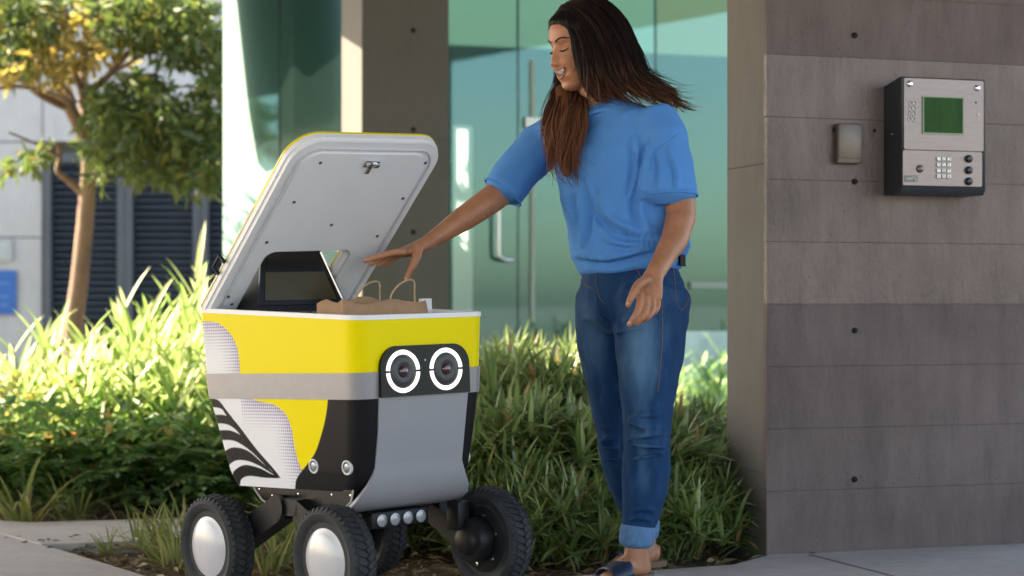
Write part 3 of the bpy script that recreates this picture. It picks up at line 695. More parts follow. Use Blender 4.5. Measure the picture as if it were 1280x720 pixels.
o = link('fallen_leaves', LT.mesh('fallen_leaves'), mat('old_leaf', (.045,.035,.03), .9)); tag(o, 'scattered dark fallen leaves on the sidewalk', 'leaves', kind='stuff')

# ------------------------------------------------------------ the tree
DT = 10.4
tr = thing('street_tree', 'slim tan-barked tree with dense green crown before the louvres', 'tree', (P(100,400,DT).x, DT, 0))
toff = Vector(tr.location)
M_bark = mat('bark', (.23,.16,.115), .9, var=.3, vscale=14, bump=.8, bscale=40, stretch=(1,1,.3))
def limb(pts, r, name='limb'):
    q = catmull([P(a, b, DT+c) for a, b, c in pts], 6); m = len(q)
    return MB().tube(q, [r[0]+(r[1]-r[0])*i/(m-1) for i in range(m)], 10).build(name, M_bark, tr, 180, toff)
q = catmull([Vector((toff.x-.04,DT,-.1))]+[P(a, b, DT) for a, b in ((92,420),(100,345),(107,270),(112,200),(108,165))], 6)
MB().tube(q, [.056-.018*i/(len(q)-1) for i in range(len(q))], 12).build('trunk', M_bark, tr, 180, toff)
limb([(110,178,0),(90,140,-.1),(72,100,-.2),(60,60,-.2),(40,20,-.2),(30,-40,-.1)], (.040,.018))
limb([(111,178,0),(104,120,.1),(106,70,.2),(110,20,.2),(118,-40,.3)], (.034,.014))
limb([(85,135,-.1),(50,118,-.3),(20,92,-.5),(-20,75,-.6)], (.024,.012))
limb([(72,100,-.2),(92,128,-.4),(60,116,-.5),(25,108,-.6),(-15,112,-.7)], (.018,.009))
limb([(105,243,0),(85,225,-.05),(72,214,-.08),(75,196,-.06),(72,178,-.1)], (.022,.010))
limb([(108,120,.1),(135,95,.0),(165,60,-.1),(190,35,-.1),(230,10,0)], (.022,.010))
limb([(140,92,0),(180,68,-.2),(215,52,-.2),(275,50,-.2)], (.012,.006))
limb([(72,195,-.08),(45,180,-.3),(10,165,-.5)], (.010,.005)); limb([(100,110,0),(88,60,-.2),(84,10,-.3)], (.016,.008))
limb([(150,100,0),(200,120,-.3),(250,135,-.4)], (.008,.004))
rnd.seed(31)
M_crown = leafmat('tree_leaf', [(0,(.040,.075,.016)),(.45,(.072,.125,.022)),(.8,(.115,.165,.032)),(.95,(.17,.18,.03)),(1,(.26,.20,.03))], .38)
M_backlit = leafmat('backlit_leaf', [(0,(.14,.13,.02)),(.5,(.30,.24,.03)),(1,(.42,.30,.08))], .5)
def crown(groups, m, name, lmin=.075, lmax=.12):
    L = Leaves()
    for (px, py, rx, ry, n, dz) in groups:
        for i in range(n//7+1):
            while True:
                u, v = rnd.uniform(-1,1), rnd.uniform(-1,1)
                if u*u+v*v < 1: break
            c = P(px+u*rx, py+v*ry, DT+dz+rnd.uniform(-.45,.45)); ax = (rdir(-.8,.4)+Vector((0,0,-.35))).normalized()
            for k in range(7):
                L.flat(c+rdir(-1,1)*.03, ax*.6+rdir(-1,.7), rdir(-.2,1), rnd.uniform(lmin,lmax), rnd.uniform(.024,.038))
    me = L.mesh(name); me.transform(Matrix.Translation(-toff)); return link(name, me, m, tr)
crown([(20,25,50,50,900,-.3),(5,75,25,22,120,-.3),(60,-10,60,30,300,0),(185,20,75,38,1300,-.2),(240,55,45,30,420,-.2),(140,-15,60,25,300,.3),
       (165,130,55,38,760,-.3),(215,165,62,40,700,-.3),(150,175,40,32,360,-.3),(240,205,42,32,330,-.3),(195,205,45,24,230,-.3),(262,120,22,45,200,-.2),(125,150,22,35,200,-.3),
       (120,205,14,22,50,-.3),(25,205,25,12,60,-.4),(55,190,20,12,40,-.3),(330,60,60,60,350,-.2),(-40,40,40,60,300,-.2)], M_crown, 'crown')
crown([(100,45,42,42,330,-.25),(75,85,32,25,160,-.3),(35,60,30,30,90,-.35),(130,20,30,25,60,0),(150,62,22,22,50,-.1),(25,95,25,14,40,-.4),(60,20,22,18,40,-.2)], M_backlit, 'backlit_leaves', .06, .10)  # backlight in the mid-crown put into the leaf colour as yellow

def copy_tree_thing(src, loc, rz, sc, label):
    r = src.copy(); COL.objects.link(r); r.location = loc; r.rotation_euler = (0,0,rz); r.scale = (sc,)*3; r['label'] = label
    for ch in src.children:
        c = ch.copy(); COL.objects.link(c); c.parent = r
copy_tree_thing(tr, (10.5,3.0,0), .9, 1.35, 'street tree across the walk, mirrored in the glass doors')
copy_tree_thing(tr, (5.2,-4.0,0), 3.6, 1.3, 'street tree across the walk, behind the camera')
for i, (x, y) in enumerate(((4.3,4.6),(4.7,3.9),(5.2,5.2),(4.2,5.4))):
    put_plant('leafy_shrub', SB[i%3], (x,y), i*1.3, (1.1,1.0), ('sunlit shrub beyond the canopy on the right, '+('front','left','rear','middle')[i]+' of the group'), 'shrub', 'shrubs mirrored in the doors')

# ------------------------------------------------------------ the delivery robot
rb = thing('delivery_robot', 'yellow four-wheeled delivery robot with round glowing eyes and its lid open', 'robot', (-.4287,5.2189,0), (.0208,-.0279,-.839))
def itp(z, tab):
    zs_ = [t[0] for t in tab]; return float(np.interp(z, zs_, [t[1] for t in tab]))
XB = [(.30,-.232),(.315,-.244),(.34,-.256),(.40,-.274),(.49,-.302),(.54,-.320),(.61,-.330),(.79,-.340)]
XF = [(.30,.268),(.32,.283),(.35,.292),(.45,.311),(.54,.324),(.60,.328),(.79,.336)]
HB = [(.30,.222),(.35,.230),(.54,.246),(.79,.254)]
HF = [(.30,.188),(.35,.196),(.54,.211),(.79,.220)]
def outline(z, grow=0, fine=True):          # plan outline at a height, going round from the rear right corner to the front
    xb, xf, hb, hf = itp(z,XB)-grow, itp(z,XF)+grow, itp(z,HB)+grow, itp(z,HF)+grow
    rbk, rf = .020, .052
    c = [Vector((xb,-hb)), Vector((xf,-hf)), Vector((xf,hf)), Vector((xb,hb))]; r = [rbk, rf, rf, rbk]; cnt = [400 if fine else 30, 60 if fine else 14, 40, 30]
    pts = []
    for i in range(4):
        p, a, b = c[i], c[i-1], c[(i+1)%4]; u, v = (a-p).normalized(), (b-p).normalized()
        s0, s1 = p+u*r[i], p+v*r[i]
        for k in range(9):
            t = k/8; pts.append((1-t)**2*s0+2*t*(1-t)*p*1.0+t*t*s1)
        e1 = b+(p-b).normalized()*r[(i+1)%4]
        for k in range(1, cnt[i]): pts.append(s1.lerp(e1, k/cnt[i]))
    return pts
zrim = lambda x: .7655-.0552*x
def shell(name, z0, z1, nz, m, grow=0, paint=None, slant=False, fine=True, cap=0):
    V = []; rows = []
    for j in range(nz+1):
        f = j/nz; o_ = outline(z0+(z1-z0)*f, grow, fine)
        rows.append(len(o_))
        for p in o_:
            z = z0+(z1-z0)*f if not slant else z0+(zrim(p.x)-z0)*f
            V.append((p.x, p.y, z))
    n = rows[0]; Fc = [(j*n+k, j*n+(k+1)%n, (j+1)*n+(k+1)%n, (j+1)*n+k) for j in range(nz) for k in range(n)]
    if cap: Fc.append(tuple(range(n))[::-1])
    ob = mesh_obj(name, V, Fc, m, rb, 50)
    if paint:
        A = np.array(V); C_ = sum(paint(A+np.array((dx, 0, dz))) for dx in (-.0009, 0, .0009) for dz in (-.0009, 0, .0009))/9; at_ = ob.data.color_attributes.new('print', 'FLOAT_COLOR', 'POINT')
        at_.data.foreach_set('color', np.c_[C_, np.ones(len(C_))].astype(np.float32).ravel())
    return ob
def printmat(name, rough):
    m = mat(name, rough=rough, spec=.16); t = m.node_tree; a = t.nodes.new('ShaderNodeVertexColor'); a.layer_name = 'print'
    t.links.new(a.outputs[0], t.nodes['Principled BSDF'].inputs['Base Color']); return m
M_print = printmat('vinyl_print', .36)
YEL = np.array((.88,.70,.0)); WHT = np.array((.78,.77,.80)); BLK = np.array((.011,.010,.012)); DOT = np.array((.30,.24,.42))
def inpoly(x, z, poly):
    c = np.zeros(len(x), bool); n = len(poly)
    for i in range(n):
        (x0,z0),(x1,z1) = poly[i], poly[(i+1)%n]
        if z0 == z1: continue
        h = ((z0 > z) != (z1 > z)) & (x < (x1-x0)*(z-z0)/(z1-z0)+x0); c ^= h
    return c
def smooth2(pts, n=6): return [(p.x, p.y) for p in catmull([Vector((a,b,0)) for a,b in pts], n)]
UW = smooth2([(-.36,.753),(-.334,.753),(-.29,.752),(-.254,.747),(-.22,.731),(-.193,.71),(-.175,.684),(-.167,.658),(-.166,.60)])+[(-.36,.60)]
YLl = smooth2([(-.135,.545),(-.114,.538),(-.084,.532),(-.026,.524),(.019,.5),(.038,.463),(.044,.415),(.052,.379),(.066,.351)])
YLr = smooth2([(.2,.55),(.2,.538),(.183,.491),(.155,.44),(.122,.395),(.066,.351)])
WR = smooth2([(.2,.55),(.2,.538),(.183,.491),(.155,.44),(.122,.395),(.066,.351),(.035,.325),(.02,.29)])
WHITE = [(-.4,.55)]+WR+[(-.4,.29)]; YELL = YLl+YLr[::-1]
ST_ = [[(-.335,.537),(-.276,.536),(-.235,.504),(-.184,.459),(-.118,.401),(-.057,.354),(-.033,.329),(-.062,.345),(-.125,.390),(-.191,.448),(-.241,.493),(-.266,.512),(-.335,.518)],
 [(-.34,.492),(-.34,.472),(-.257,.473),(-.215,.463),(-.18,.44),(-.113,.385),(-.036,.33),(-.112,.393),(-.179,.452),(-.213,.478),(-.255,.491)],
 [(-.34,.446),(-.34,.420),(-.244,.428),(-.195,.421),(-.142,.396),(-.047,.331),(-.13,.396),(-.169,.429),(-.217,.446),(-.26,.449)],
 [(-.34,.330),(-.30,.370),(-.268,.388),(-.222,.402),(-.161,.395),(-.103,.367),(-.036,.328),(-.116,.359),(-.163,.372),(-.213,.373),(-.252,.358),(-.282,.335),(-.30,.30)],
 [(-.26,.30),(-.244,.321),(-.223,.340),(-.178,.355),(-.117,.351),(-.071,.338),(-.03,.328),(-.096,.326),(-.168,.331),(-.205,.320),(-.22,.30)]]
ST_ = [smooth2(p+[p[0]], 14) for p in ST_]
def halftone(x, z, fade):
    p = .0085; u = (x/p)%1-.5; v = (z/p)%1-.5; r = .50*np.clip(fade, 0, 1)
    return np.hypot(u, v) < r
def paint_up(A):
    x, y, z = A.T; C_ = np.tile(YEL, (len(A),1)); side = (y < -.1)
    wm = inpoly(x, z, UW) & side; C_[wm] = WHT
    edge_ = np.min([np.hypot(x-a, z-b) for a, b in UW[6:46]], axis=0)
    C_[wm & halftone(x, z, .95-edge_/.11)] = DOT
    C_[(x < -.30) & ~side] = WHT; return C_
def paint_low(A):
    x, y, z = A.T; C_ = np.tile(BLK, (len(A),1)); side = (y < 0)
    wm = inpoly(x, z, WHITE) & side; C_[wm] = WHT
    ym = inpoly(x, z, YELL) & side; C_[ym] = YEL
    edge_ = np.min([np.hypot(x-a, z-b) for a, b in YLl], axis=0)
    tm = wm & ~ym & (x > -.17+.0*z)
    C_[tm & halftone(x, z, .95-edge_/.10)] = DOT
    for i_, p in enumerate(ST_):
        nr_ = np.min([np.hypot(x-a, z-b) for a, b in p], axis=0) < np.clip((-.06-x)*.03, 0, .0034)*(i_ > 0)
        C_[(inpoly(x, z, p) | nr_) & side & wm] = BLK
    return C_
lower = shell('lower_shell', .300, .5405, 150, M_print, 0, paint_low, cap=1)
upper = shell('upper_shell', .6065, .7655, 95, M_print, 0, paint_up, slant=True)
shell('silver_band', .5395, .6075, 1, M_silver, .0025, fine=False)
shell('band_core', .5385, .6085, 1, M_black, -.001, fine=False)
# white rim round the bay, bay walls and floor
rim = MB(); o0 = outline(.766, .0015, False); o1 = outline(.766, -.020, False); n = len(o0); V = []
for pts, dz in ((o0,-.006),(o0,.006),(o1,.006),(o1,-.28)):
    for p in pts: V.append((p.x, p.y, (zrim(p.x)+dz) if dz > -.1 else .50))
Fc = [(j*n+k, j*n+(k+1)%n, (j+1)*n+(k+1)%n, (j+1)*n+k) for j in range(3) for k in range(n)]+[tuple(3*n+k for k in range(n))]
mesh_obj('bay_liner', V, Fc, M_white, rb, 40)
# grey front panel that curls under
pr = [(itp(z,XF)+.004, z) for z in np.linspace(.5425,.36,12)]+[(.297,.340),(.291,.315),(.281,.292),(.264,.270),(.236,.252),(.195,.240),(.12,.231),(.04,.228)]
phw = lambda z: float(np.interp(z, [.235,.27,.30,.325,.36,.45,.55], [.196,.192,.178,.158,.146,.146,.150]))
V = []; Fc = []
for i, (x, z) in enumerate(pr):
    hw = phw(z)
    for y in np.linspace(-hw, hw, 9): V.append((x, y, z))
m_ = len(pr)
for i in range(m_-1):
    for k in range(8): Fc.append((i*9+k, (i+1)*9+k, (i+1)*9+k+1, i*9+k+1))
k0 = len(V)
for i, (x, z) in enumerate(pr):
    a = Vector(pr[max(0,i-1)]); b = Vector(pr[min(m_-1,i+1)]); t_ = (b-a).normalized(); nn = Vector((t_.y, -t_.x))*-1
    hw = phw(z)
    for y in np.linspace(-hw, hw, 9): V.append((x+min(0,-abs(nn.x))*.008, y, z+abs(nn.y)*.008))
for i in range(m_-1):
    for k in range(8): Fc.append((k0+i*9+k, k0+i*9+k+1, k0+(i+1)*9+k+1, k0+(i+1)*9+k))
    Fc.append((i*9, k0+i*9, k0+(i+1)*9, (i+1)*9)); Fc.append((i*9+8, (i+1)*9+8, k0+(i+1)*9+8, k0+i*9+8))
for k in range(8): Fc.append((k, k+1, k0+k+1, k0+k))
mesh_obj('front_panel', V, Fc, M_grey, rb, 60)
# lower hull under the skirt with its pale edge
hull = [(-.195,.306),(-.178,.285),(-.150,.262),(-.070,.234),(.205,.246),(.252,.276),(.262,.306)]
MB().prism(hull, (0,-.192,0), (1,0,0), (0,0,1), (0,.384,0)).build('underbody', M_gblack, rb)
for sy in (-1,1):
    MB().tube([(p[0], sy*.1925, p[1]) for p in hull], .0028, 5).build('underbody_trim', mat('pale_trim', (.42,.40,.37), .5), rb)
    for p in ((-.16,.29),(-.10,.275),(.02,.285),(.25,.292),(.17,.29)):
        MB().lathe([(.0035,0),(.003,.002),(.0001,.0025)], (p[0], sy*.192, p[1]), (0,sy,0), 8).build('hull_screw', M_chrome, rb, 60)
# round side sensors
def side_y(x, z): 
    f = (x-itp(z,XB))/(itp(z,XF)-itp(z,XB)); return itp(z,HB)+(itp(z,HF)-itp(z,HB))*f
for sy in (-1,1):
    for x in (.116,.249):
        z = .364; y = side_y(x, z); c = (x, sy*(y-.002), z); ax = (.06,sy,-.05)
        so = MB().lathe([(.0195,-.002),(.0195,.004),(.017,.0055),(.0145,.0045),(.0143,.001),(.0001,.001)], c, ax, 24).build('sensor', mat('sensor_ring', (.62,.62,.64), .3), rb, 40)
        MB().lathe([(.014,.0012),(.013,.003),(.006,.0042),(.0001,.0044)], c, ax, 20).build('sensor_lens', M_sensor, so, 60)
# eye panel, eyes
xe = .3345
ep = MB().prism(rrect(-.150,.5415,.148,.672,(.002,.002,.055,.055),8), (xe-.008,0,0), (0,1,0), (0,0,1), (.013,0,0)).build('eye_panel', M_black, rb, 40)
for ey in (-.078,.066):
    xx = xe+.0052; ez = .606
    ring_parts = []
    for a0, a1 in ((3.5,176.5),(183.5,356.5)):
        V = []; Fc = []; nseg = 26
        for k in range(nseg+1):
            a = R_(a0+(a1-a0)*k/nseg)
            for r, dx in ((.0555,0),(.0545,.0025),(.0448,.0025),(.0438,0)): V.append((xx+dx, ey+r*math.cos(a), ez+r*math.sin(a)))
        for k in range(nseg):
            for q in range(3): Fc.append((k*4+q, k*4+q+1, (k+1)*4+q+1, (k+1)*4+q))
        Fc += [(0,1,2,3), tuple(nseg*4+q for q in (3,2,1,0))]
        mesh_obj('eye_ring', V, Fc, M_led, ep)
    eo = MB().lathe([(.042,0),(.040,.0012),(.030,.0045),(.020,.004),(.016,.002),(.0001,.002)], (xx-.0002,ey,ez), (1,0,0), 32).build('eye', mat('eye_dish', (.035,.032,.036), .4), ep, 50)
    MB().lathe([(.0155,.002),(.0145,.0055),(.009,.0085),(.0001,.0095)], (xx,ey,ez), (1,0,0), 24).build('eye_lens', M_lens, eo, 60)
MB().lathe([(.003,0),(.0028,.0015),(.0001,.002)], (xe+.005,-.004,.632), (1,0,0), 10).build('status_light', M_sensor, ep, 60)
# front sensor bar
bar = MB().box((.12,-.098,.192),(.212,.098,.236), bev=.008).build('sensor_bar', M_black, rb, 40)
for k, y in enumerate((-.066,-.022,.022,.066)):
    MB().lathe([(.0165,-.001),(.0165,.004),(.0135,.005),(.0130,.003),(.0001,.0045)], (.212,y,.213), (1,0,0), 20).build('lamp', mat('bar_lamp', (.36,.34,.37), .25, metal=.4), bar, 40)
# wheels
def wheel(x, sy, z=.136):
    yc = sy*.264; ax = (0, sy, 0)
    rimo = MB().lathe([(.025,-.035),(.080,-.033),(.098,-.024),(.104,-.028),(.104,.026),(.098,.024),(.0001,.016)], (x,yc,z), ax, 40).build('wheel', M_black, rb, 40)
    prof = [(.098,-.028),(.108,-.037),(.120,-.040),(.130,-.034),(.1355,-.019),(.137,0),(.1355,.019),(.130,.034),(.120,.040),(.108,.037),(.098,.028)]
    ty = MB().lathe(prof, (x,yc,z), ax, 56)
    for k in range(44):                      # tread blocks, slanted left and right of the middle
        for h in (-1,1):
            a = 2*math.pi*(k+.25*h)/44; M = Matrix.Translation((x,yc,z)) @ Matrix.Rotation(a, 4, 'Y') @ Matrix.Translation((0,0,.1362))
            M2 = M @ Matrix.Translation((0,h*.0115,0)) @ Matrix.Rotation(R_(28)*h, 4, 'Z') @ Matrix.Rotation(R_(-16)*h, 4, 'X')
            ty.box((-.0062,-.012,-.004),(.0062,.012,.0035), M2)
            M3 = Matrix.Translation((x,yc,z)) @ Matrix.Rotation(a+.03, 4, 'Y') @ Matrix.Translation((0,h*.0325,.1300)) @ Matrix.Rotation(R_(-58)*h, 4, 'X')
            ty.box((-.0055,-.0065,-.003),(.0055,.0065,.0022), M3)
    ty.build('tyre', M_rubber, rimo, 35)
    MB().lathe([(.0985,.0165),(.0975,.023),(.093,.0265),(.088,.0262),(.085,.0268),(.070,.0355),(.045,.0435),(.02,.0468),(.0001,.0475)], (x,yc,z), ax, 48).build('hub_cap', M_hub, rimo, 35)
    for k in range(6):
        a = 2*math.pi*k/6+.3; MB().lathe([(.0055,0),(.0055,.004),(.0001,.005)], (x+.068*math.cos(a), yc-sy*.0345, z+.068*math.sin(a)), (0,-sy,0), 8).build('bolt', M_chrome, rimo, 60)
wheel(.267,-1); wheel(-.2685,-1); wheel(.267,1); wheel(-.2685,1)
for sy in (-1,1):
    y0, y1 = sorted((sy*.170, sy*.226))
    def beam(a, b, h0, h1, name):
        a, b = Vector(a), Vector(b); t_ = (b-a).normalized(); up = Vector((-t_.y, t_.x))
        pl = [a-up*h0, b-up*h1, b+up*h1, a+up*h0]
        MB().prism([tuple(p) for p in pl], (0,y0,0), (1,0,0), (0,0,1), (0,y1-y0,0)).build(name, M_black, rb)
    beam((-.27,.138),(-.03,.250), .036,.034,'rocker_arm'); beam((-.035,.252),(.06,.252), .022,.022,'pivot_bracket')
    beam((.05,.245),(.262,.138), .028,.028,'front_arm')
    MB().lathe([(.0001,0),(.030,0),(.034,.004),(.034,.02),(.0001,.02)], (-.03,sy*.215,.250), (0,sy,0), 20).build('pivot_cap', M_gblack, rb, 40)
    for x in (.267,-.2685):
        mo = MB().lathe([(.0001,0),(.030,0),(.036,.004),(.040,.014),(.056,.018),(.060,.024),(.060,.062),(.054,.068),(.0001,.068)], (x,sy*.163,.138), (0,sy,0), 32).build('motor_housing', M_black, rb, 40)
    MB().box((.205,sy*.182-.022,.165),(.258,sy*.182+.022,.245), bev=.008).build('motor_bracket', M_black, rb, 40)
# lid, hinged at the back
lid_n = Vector((.686,0,-.727)); lu = Vector((.7273,0,.6864)); lo = Vector((-.335,0,.784))+lid_n*.028; lv = Vector((0,1,.019)).normalized()
def U_outline(hw, l, r, b0, nl, nr, nb, rn):
    pts = [(-hw,b0+.01),(-hw+.01,b0)][::-1][:0]
    arc = lambda cx, cy, rr, a0, a1, m=8: [(cx+rr*math.cos(R_(a0+(a1-a0)*k/m)), cy+rr*math.sin(R_(a0+(a1-a0)*k/m))) for k in range(m+1)]
    pts = [(nl,b0)]+arc(-hw+.02, b0+.02, .02, 270, 180, 4)+arc(-hw+r, l-r, r, 180, 90)+arc(hw-r, l-r, r, 90, 0)+arc(hw-.02, b0+.02, .02, 360, 270, 4)+[(nr,b0)]
    return pts+arc(nr-rn, nb-rn, rn, 0, 90, 5)+arc(nl+rn, nb-rn, rn, 90, 180, 5)
lid = MB().prism(U_outline(.256,.662,.085,.008,-.158,.118,.252,.035), lo-lid_n*.034, lv, lu, lid_n*.006).build('lid', mat('yellow_skin', tuple(YEL), .36, coat=.3), rb, 40)
dots = MB()                                  # the printed lower half of the lid's outer skin
MB().prism(U_outline(.2575,.40,.01,.007,-.159,.119,.2525,.035), lo-lid_n*.0345, lv, lu, lid_n*.004).build('lid_print', mat('lid_print', tuple(WHT), .4, var=.25, vscale=160), lid, 40)
MB().prism(U_outline(.255,.661,.085,.008,-.158,.118,.252,.035), lo-lid_n*.028, lv, lu, lid_n*.014).build('lid_edge', M_white, lid, 40)
MB().prism(U_outline(.250,.655,.080,.012,-.164,.124,.258,.038), lo-lid_n*.0142, lv, lu, lid_n*.0132).build('lid_liner', M_white, lid, 40)
ol = U_outline(.212,.618,.055,.045,-.168,.128,.262,.03)
ins = [p for p in ol]
MB().prism(ins, lo-lid_n*.0012, lv, lu, lid_n*.0052).build('lid_inner_panel', M_white, lid, 40)
bead = [lo+lv*a+lu*b+lid_n*.0008 for a, b in U_outline(.226,.632,.062,.035,-.166,.126,.260,.032)]
MB().tube(bead+[bead[0]], .0032, 6, False).build('lid_seal', mat('seal_grey', (.55,.54,.58), .5), lid, 60)
for a, b in ((-.152,.586),(-.168,.445),(-.186,.297),(.0,.359),(.204,.590),(.198,.457),(.185,.312),(-.19,.06),(-.215,.09)):
    MB().lathe([(.0048,0),(.0048,.0016),(.0028,.0018),(.0022,.0006),(.0001,.0006)], lo+lv*a+lu*b+lid_n*.0039, lid_n, 12).build('screw', mat('screw_dark', (.12,.12,.14), .4, metal=.7), lid, 40)
Ml = Matrix.Identity(4)
for i, v in enumerate((lv, lu, lid_n)): Ml[0][i], Ml[1][i], Ml[2][i] = v
Ml.translation = lo+lv*.015+lu*.585
la = MB().box((-.024,-.010,.004),(.026,.012,.010), Ml, .003).box((-.004,-.034,.004),(.010,.004,.009), Ml, .002).box((.002,-.004,.009),(.022,.008,.020), Ml, .003)
la.lathe([(.007,.009),(.007,.018),(.0001,.019)], Ml @ Vector((-.012,.002,0)), lid_n, 12).build('latch', M_chrome, lid, 40)
hb_ = Matrix(Ml); hb_.translation = lo+lv*-.262+lu*.175-lid_n*.02
MB().tube([hb_ @ Vector(p) for p in ((0,-.022,-.004),(-.004,-.022,-.030),(-.004,.022,-.030),(0,.022,-.004))], .0055, 8).build('lid_handle', M_black, lid, 60)
# hinge strut and electronics at the back of the bay
MB().tube([(-.300,.196,.775),(-.262,.196,.850)], .011, 12).build('strut', mat('blue_steel', (.20,.27,.36), .3, metal=.7), rb, 60)
hs_ = MB(); b0, b1 = [(-.15,.005),(.148,.005)], None
Vt = [(-.185,-.165,.772),(-.185,.150,.772),(-.312,.150,.772),(-.312,-.165,.772),(-.238,-.110,.955),(-.238,.085,.955),(-.300,.085,.955),(-.300,-.110,.955)]
hs_.add(Vt, [(0,1,5,4),(1,2,6,5),(2,3,7,6),(3,0,4,7),(4,5,6,7),(3,2,1,0)])
elec = hs_.build('electronics_housing', M_black, rb)
def lerp3(a, b, t): return Vector(a).lerp(Vector(b), t)
def hq(u, v, off):                            # point on the sloping front of the housing
    p = lerp3(lerp3(Vt[0], Vt[1], u), lerp3(Vt[4], Vt[5], u), v); return p+Vector((.96,0,.27))*off
def plate(u0, u1, v0, v1, off, dep): return [hq(u0,v0,off),hq(u1,v0,off),hq(u1,v1,off),hq(u0,v1,off),hq(u0,v0,-dep),hq(u1,v0,-dep),hq(u1,v1,-dep),hq(u0,v1,-dep)]
BOXF = [(0,1,2,3),(4,7,6,5),(0,4,5,1),(1,5,6,2),(2,6,7,3),(3,7,4,0)]
MB().add(plate(.0,1.0,.10,1.0,.006,.001), BOXF).build('tablet_frame', M_gblack, elec)
MB().add(plate(.07,.90,.17,.60,.0078,.004), BOXF).build('tablet_screen', mat('screen_reflection', (.055,.045,.022), .18, var=.2, vscale=5, coat=.5), elec)  # brownish reflection put into the base colour of the dark screen
MB().add(plate(.08,.86,.62,.96,.0082,.004), BOXF).build('tablet_visor', M_gblack, elec)
MB().tube([(-.240,-.118,.960),(-.236,.092,.960)], .016, 12).build('top_roll', M_black, elec, 40)
MB().box((-.312,-.20,.755),(-.165,.175,.7735), bev=.004).build('ledge', mat('ledge_black', (.03,.03,.033), .35), elec, 40)
MB().box((-.1655,-.04,.758),(-.160,-.012,.771)).box((-.1655,.0,.758),(-.1605,.03,.771)).build('ledge_clip', M_chrome, elec)
MB().tube([hq(.97,.05,.006), hq(.965,.9,.012)], .0035, 6).build('cable', M_chrome, elec, 60)

# ------------------------------------------------------------ paper bag standing in the bay
RM = rb.matrix_basis.copy()
bag = thing('paper_bag', 'brown paper takeaway bag with twisted handles standing in the robot bay', 'bag', RM @ Vector((.06,.045,.480)), (.0208,-.0279,-.839))
M_kraft = mat('kraft_paper', (.44,.26,.15), .75, var=.10, vscale=14, bump=.5, bscale=35)
V = []; nz_ = 9; ny = 14
def bagpt(u, v, k):
    pass
ring = [(-.065,-.145)]; per = []
for a, b, m in (((-.065,-.145),(.065,-.145),6),((.065,-.145),(.065,.145),14),((.065,.145),(-.065,.145),6),((-.065,.145),(-.065,-.145),14)):
    for k in range(m): per.append((a[0]+(b[0]-a[0])*k/m, a[1]+(b[1]-a[1])*k/m))
n = len(per)
for j in range(nz_+1):
    f = j/nz_
    for x, y in per:
        top = .312+.010*math.sin(y*31+1)+.006*math.sin(x*70+y*20)
        pin = 1-.35*f*(1-abs(x)/.065) if abs(abs(y)-.145) < 1e-6 else 1     # gusset folds in
        jx = .016*mnoise.noise(Vector((x*26, y*26, f*7))); jy = .010*mnoise.noise(Vector((x*22+9, y*22, f*6)))
        V.append((x*(1-.12*f)+jx*f, y*(.94+.04*f)*(1-.09*f*(1-abs(x)/.065) if abs(abs(y)-.145) < 1e-6 else 1)+jy*f, f*top))
Fc = [(j*n+k, j*n+(k+1)%n, (j+1)*n+(k+1)%n, (j+1)*n+k) for j in range(nz_) for k in range(n)]+[tuple(range(n))[::-1]]
b_ = mesh_obj('bag_body', V, Fc, M_kraft, bag, 25)
so = b_.modifiers.new('s', 'SOLIDIFY'); so.thickness = .0015
M_tw = mat('paper_twine', (.50,.33,.20), .8, var=.2, vscale=60)
for x, yc in ((.056,.065),(-.054,.03)):
    MB().tube(catmull([(x,yc-.046,.27),(x,yc-.044,.320),(x+.006,yc-.024,.350),(x+.008,yc+.010,.366),(x+.005,yc+.036,.362),(x,yc+.040,.33),(x,yc+.040,.27)], 6), .0026, 6).build('bag_handle', M_tw, bag, 180)
MB().box((.04,.132,.262),(.055,.166,.315)).build('receipt', mat('receipt_white', (.75,.74,.78), .6), bag)

# ------------------------------------------------------------ the woman
PD = .21                                     # her distance offset
PO = (.50,5.42,0)
pe = thing('person', 'smiling long-haired woman in blue t-shirt and jeans reaching into the robot', 'person', PO)
def Q(px, py, D): return P(px, py, D+PD)
Gf = Vector((-.71,-.70,0)); Lf = Vector((.70,-.71,0))          # where her body faces, and her left
M_skin = mat('skin', (.42,.178,.094), .40, var=.14, vscale=22, bump=.22, bscale=420, spec=.45, col2=(.47,.205,.115))
_b = M_skin.node_tree.nodes['Principled BSDF']; _b.inputs['Subsurface Weight'].default_value = .12; _b.inputs['Subsurface Radius'].default_value = (.012,.005,.003); _b.inputs['Subsurface Scale'].default_value = .6
sk = MB(); px_ = 1/F*5.3                      # metres per photo pixel at her distance
def S(px, py, D, a, b, hint): return (Q(px, py, D), a, b, hint)
X_ = Vector((1,0,0)); Y_ = Vector((0,1,0))
# trunk (hidden by the shirt), neck
sk.loft([S(790,350,5.25,.14,.10,Lf), S(775,260,5.25,.13,.10,Lf), S(766,190,5.25,.145,.09,Lf), S(760,158,5.25,.13,.065,Lf), S(756,140,5.26,.062,.058,Lf)])
for a_ in ((815,5.17,810,5.15,798,5.16),(766,5.33,771,5.34,803,5.44)):
    sk.loft([S(a_[0],360,a_[1],.06,.07,Lf), S(a_[0],430,a_[1],.06,.07,Lf), S(a_[2],540,a_[3],.042,.045,Lf), S(a_[4],650,a_[5],.038,.038,Lf)])
sk.loft([S(757,152,5.26,.062,.058,Lf), S(751,128,5.26,.050,.052,Lf), S(742,100,5.27,.050,.055,Lf), S(740,80,5.27,.05,.055,Lf)])
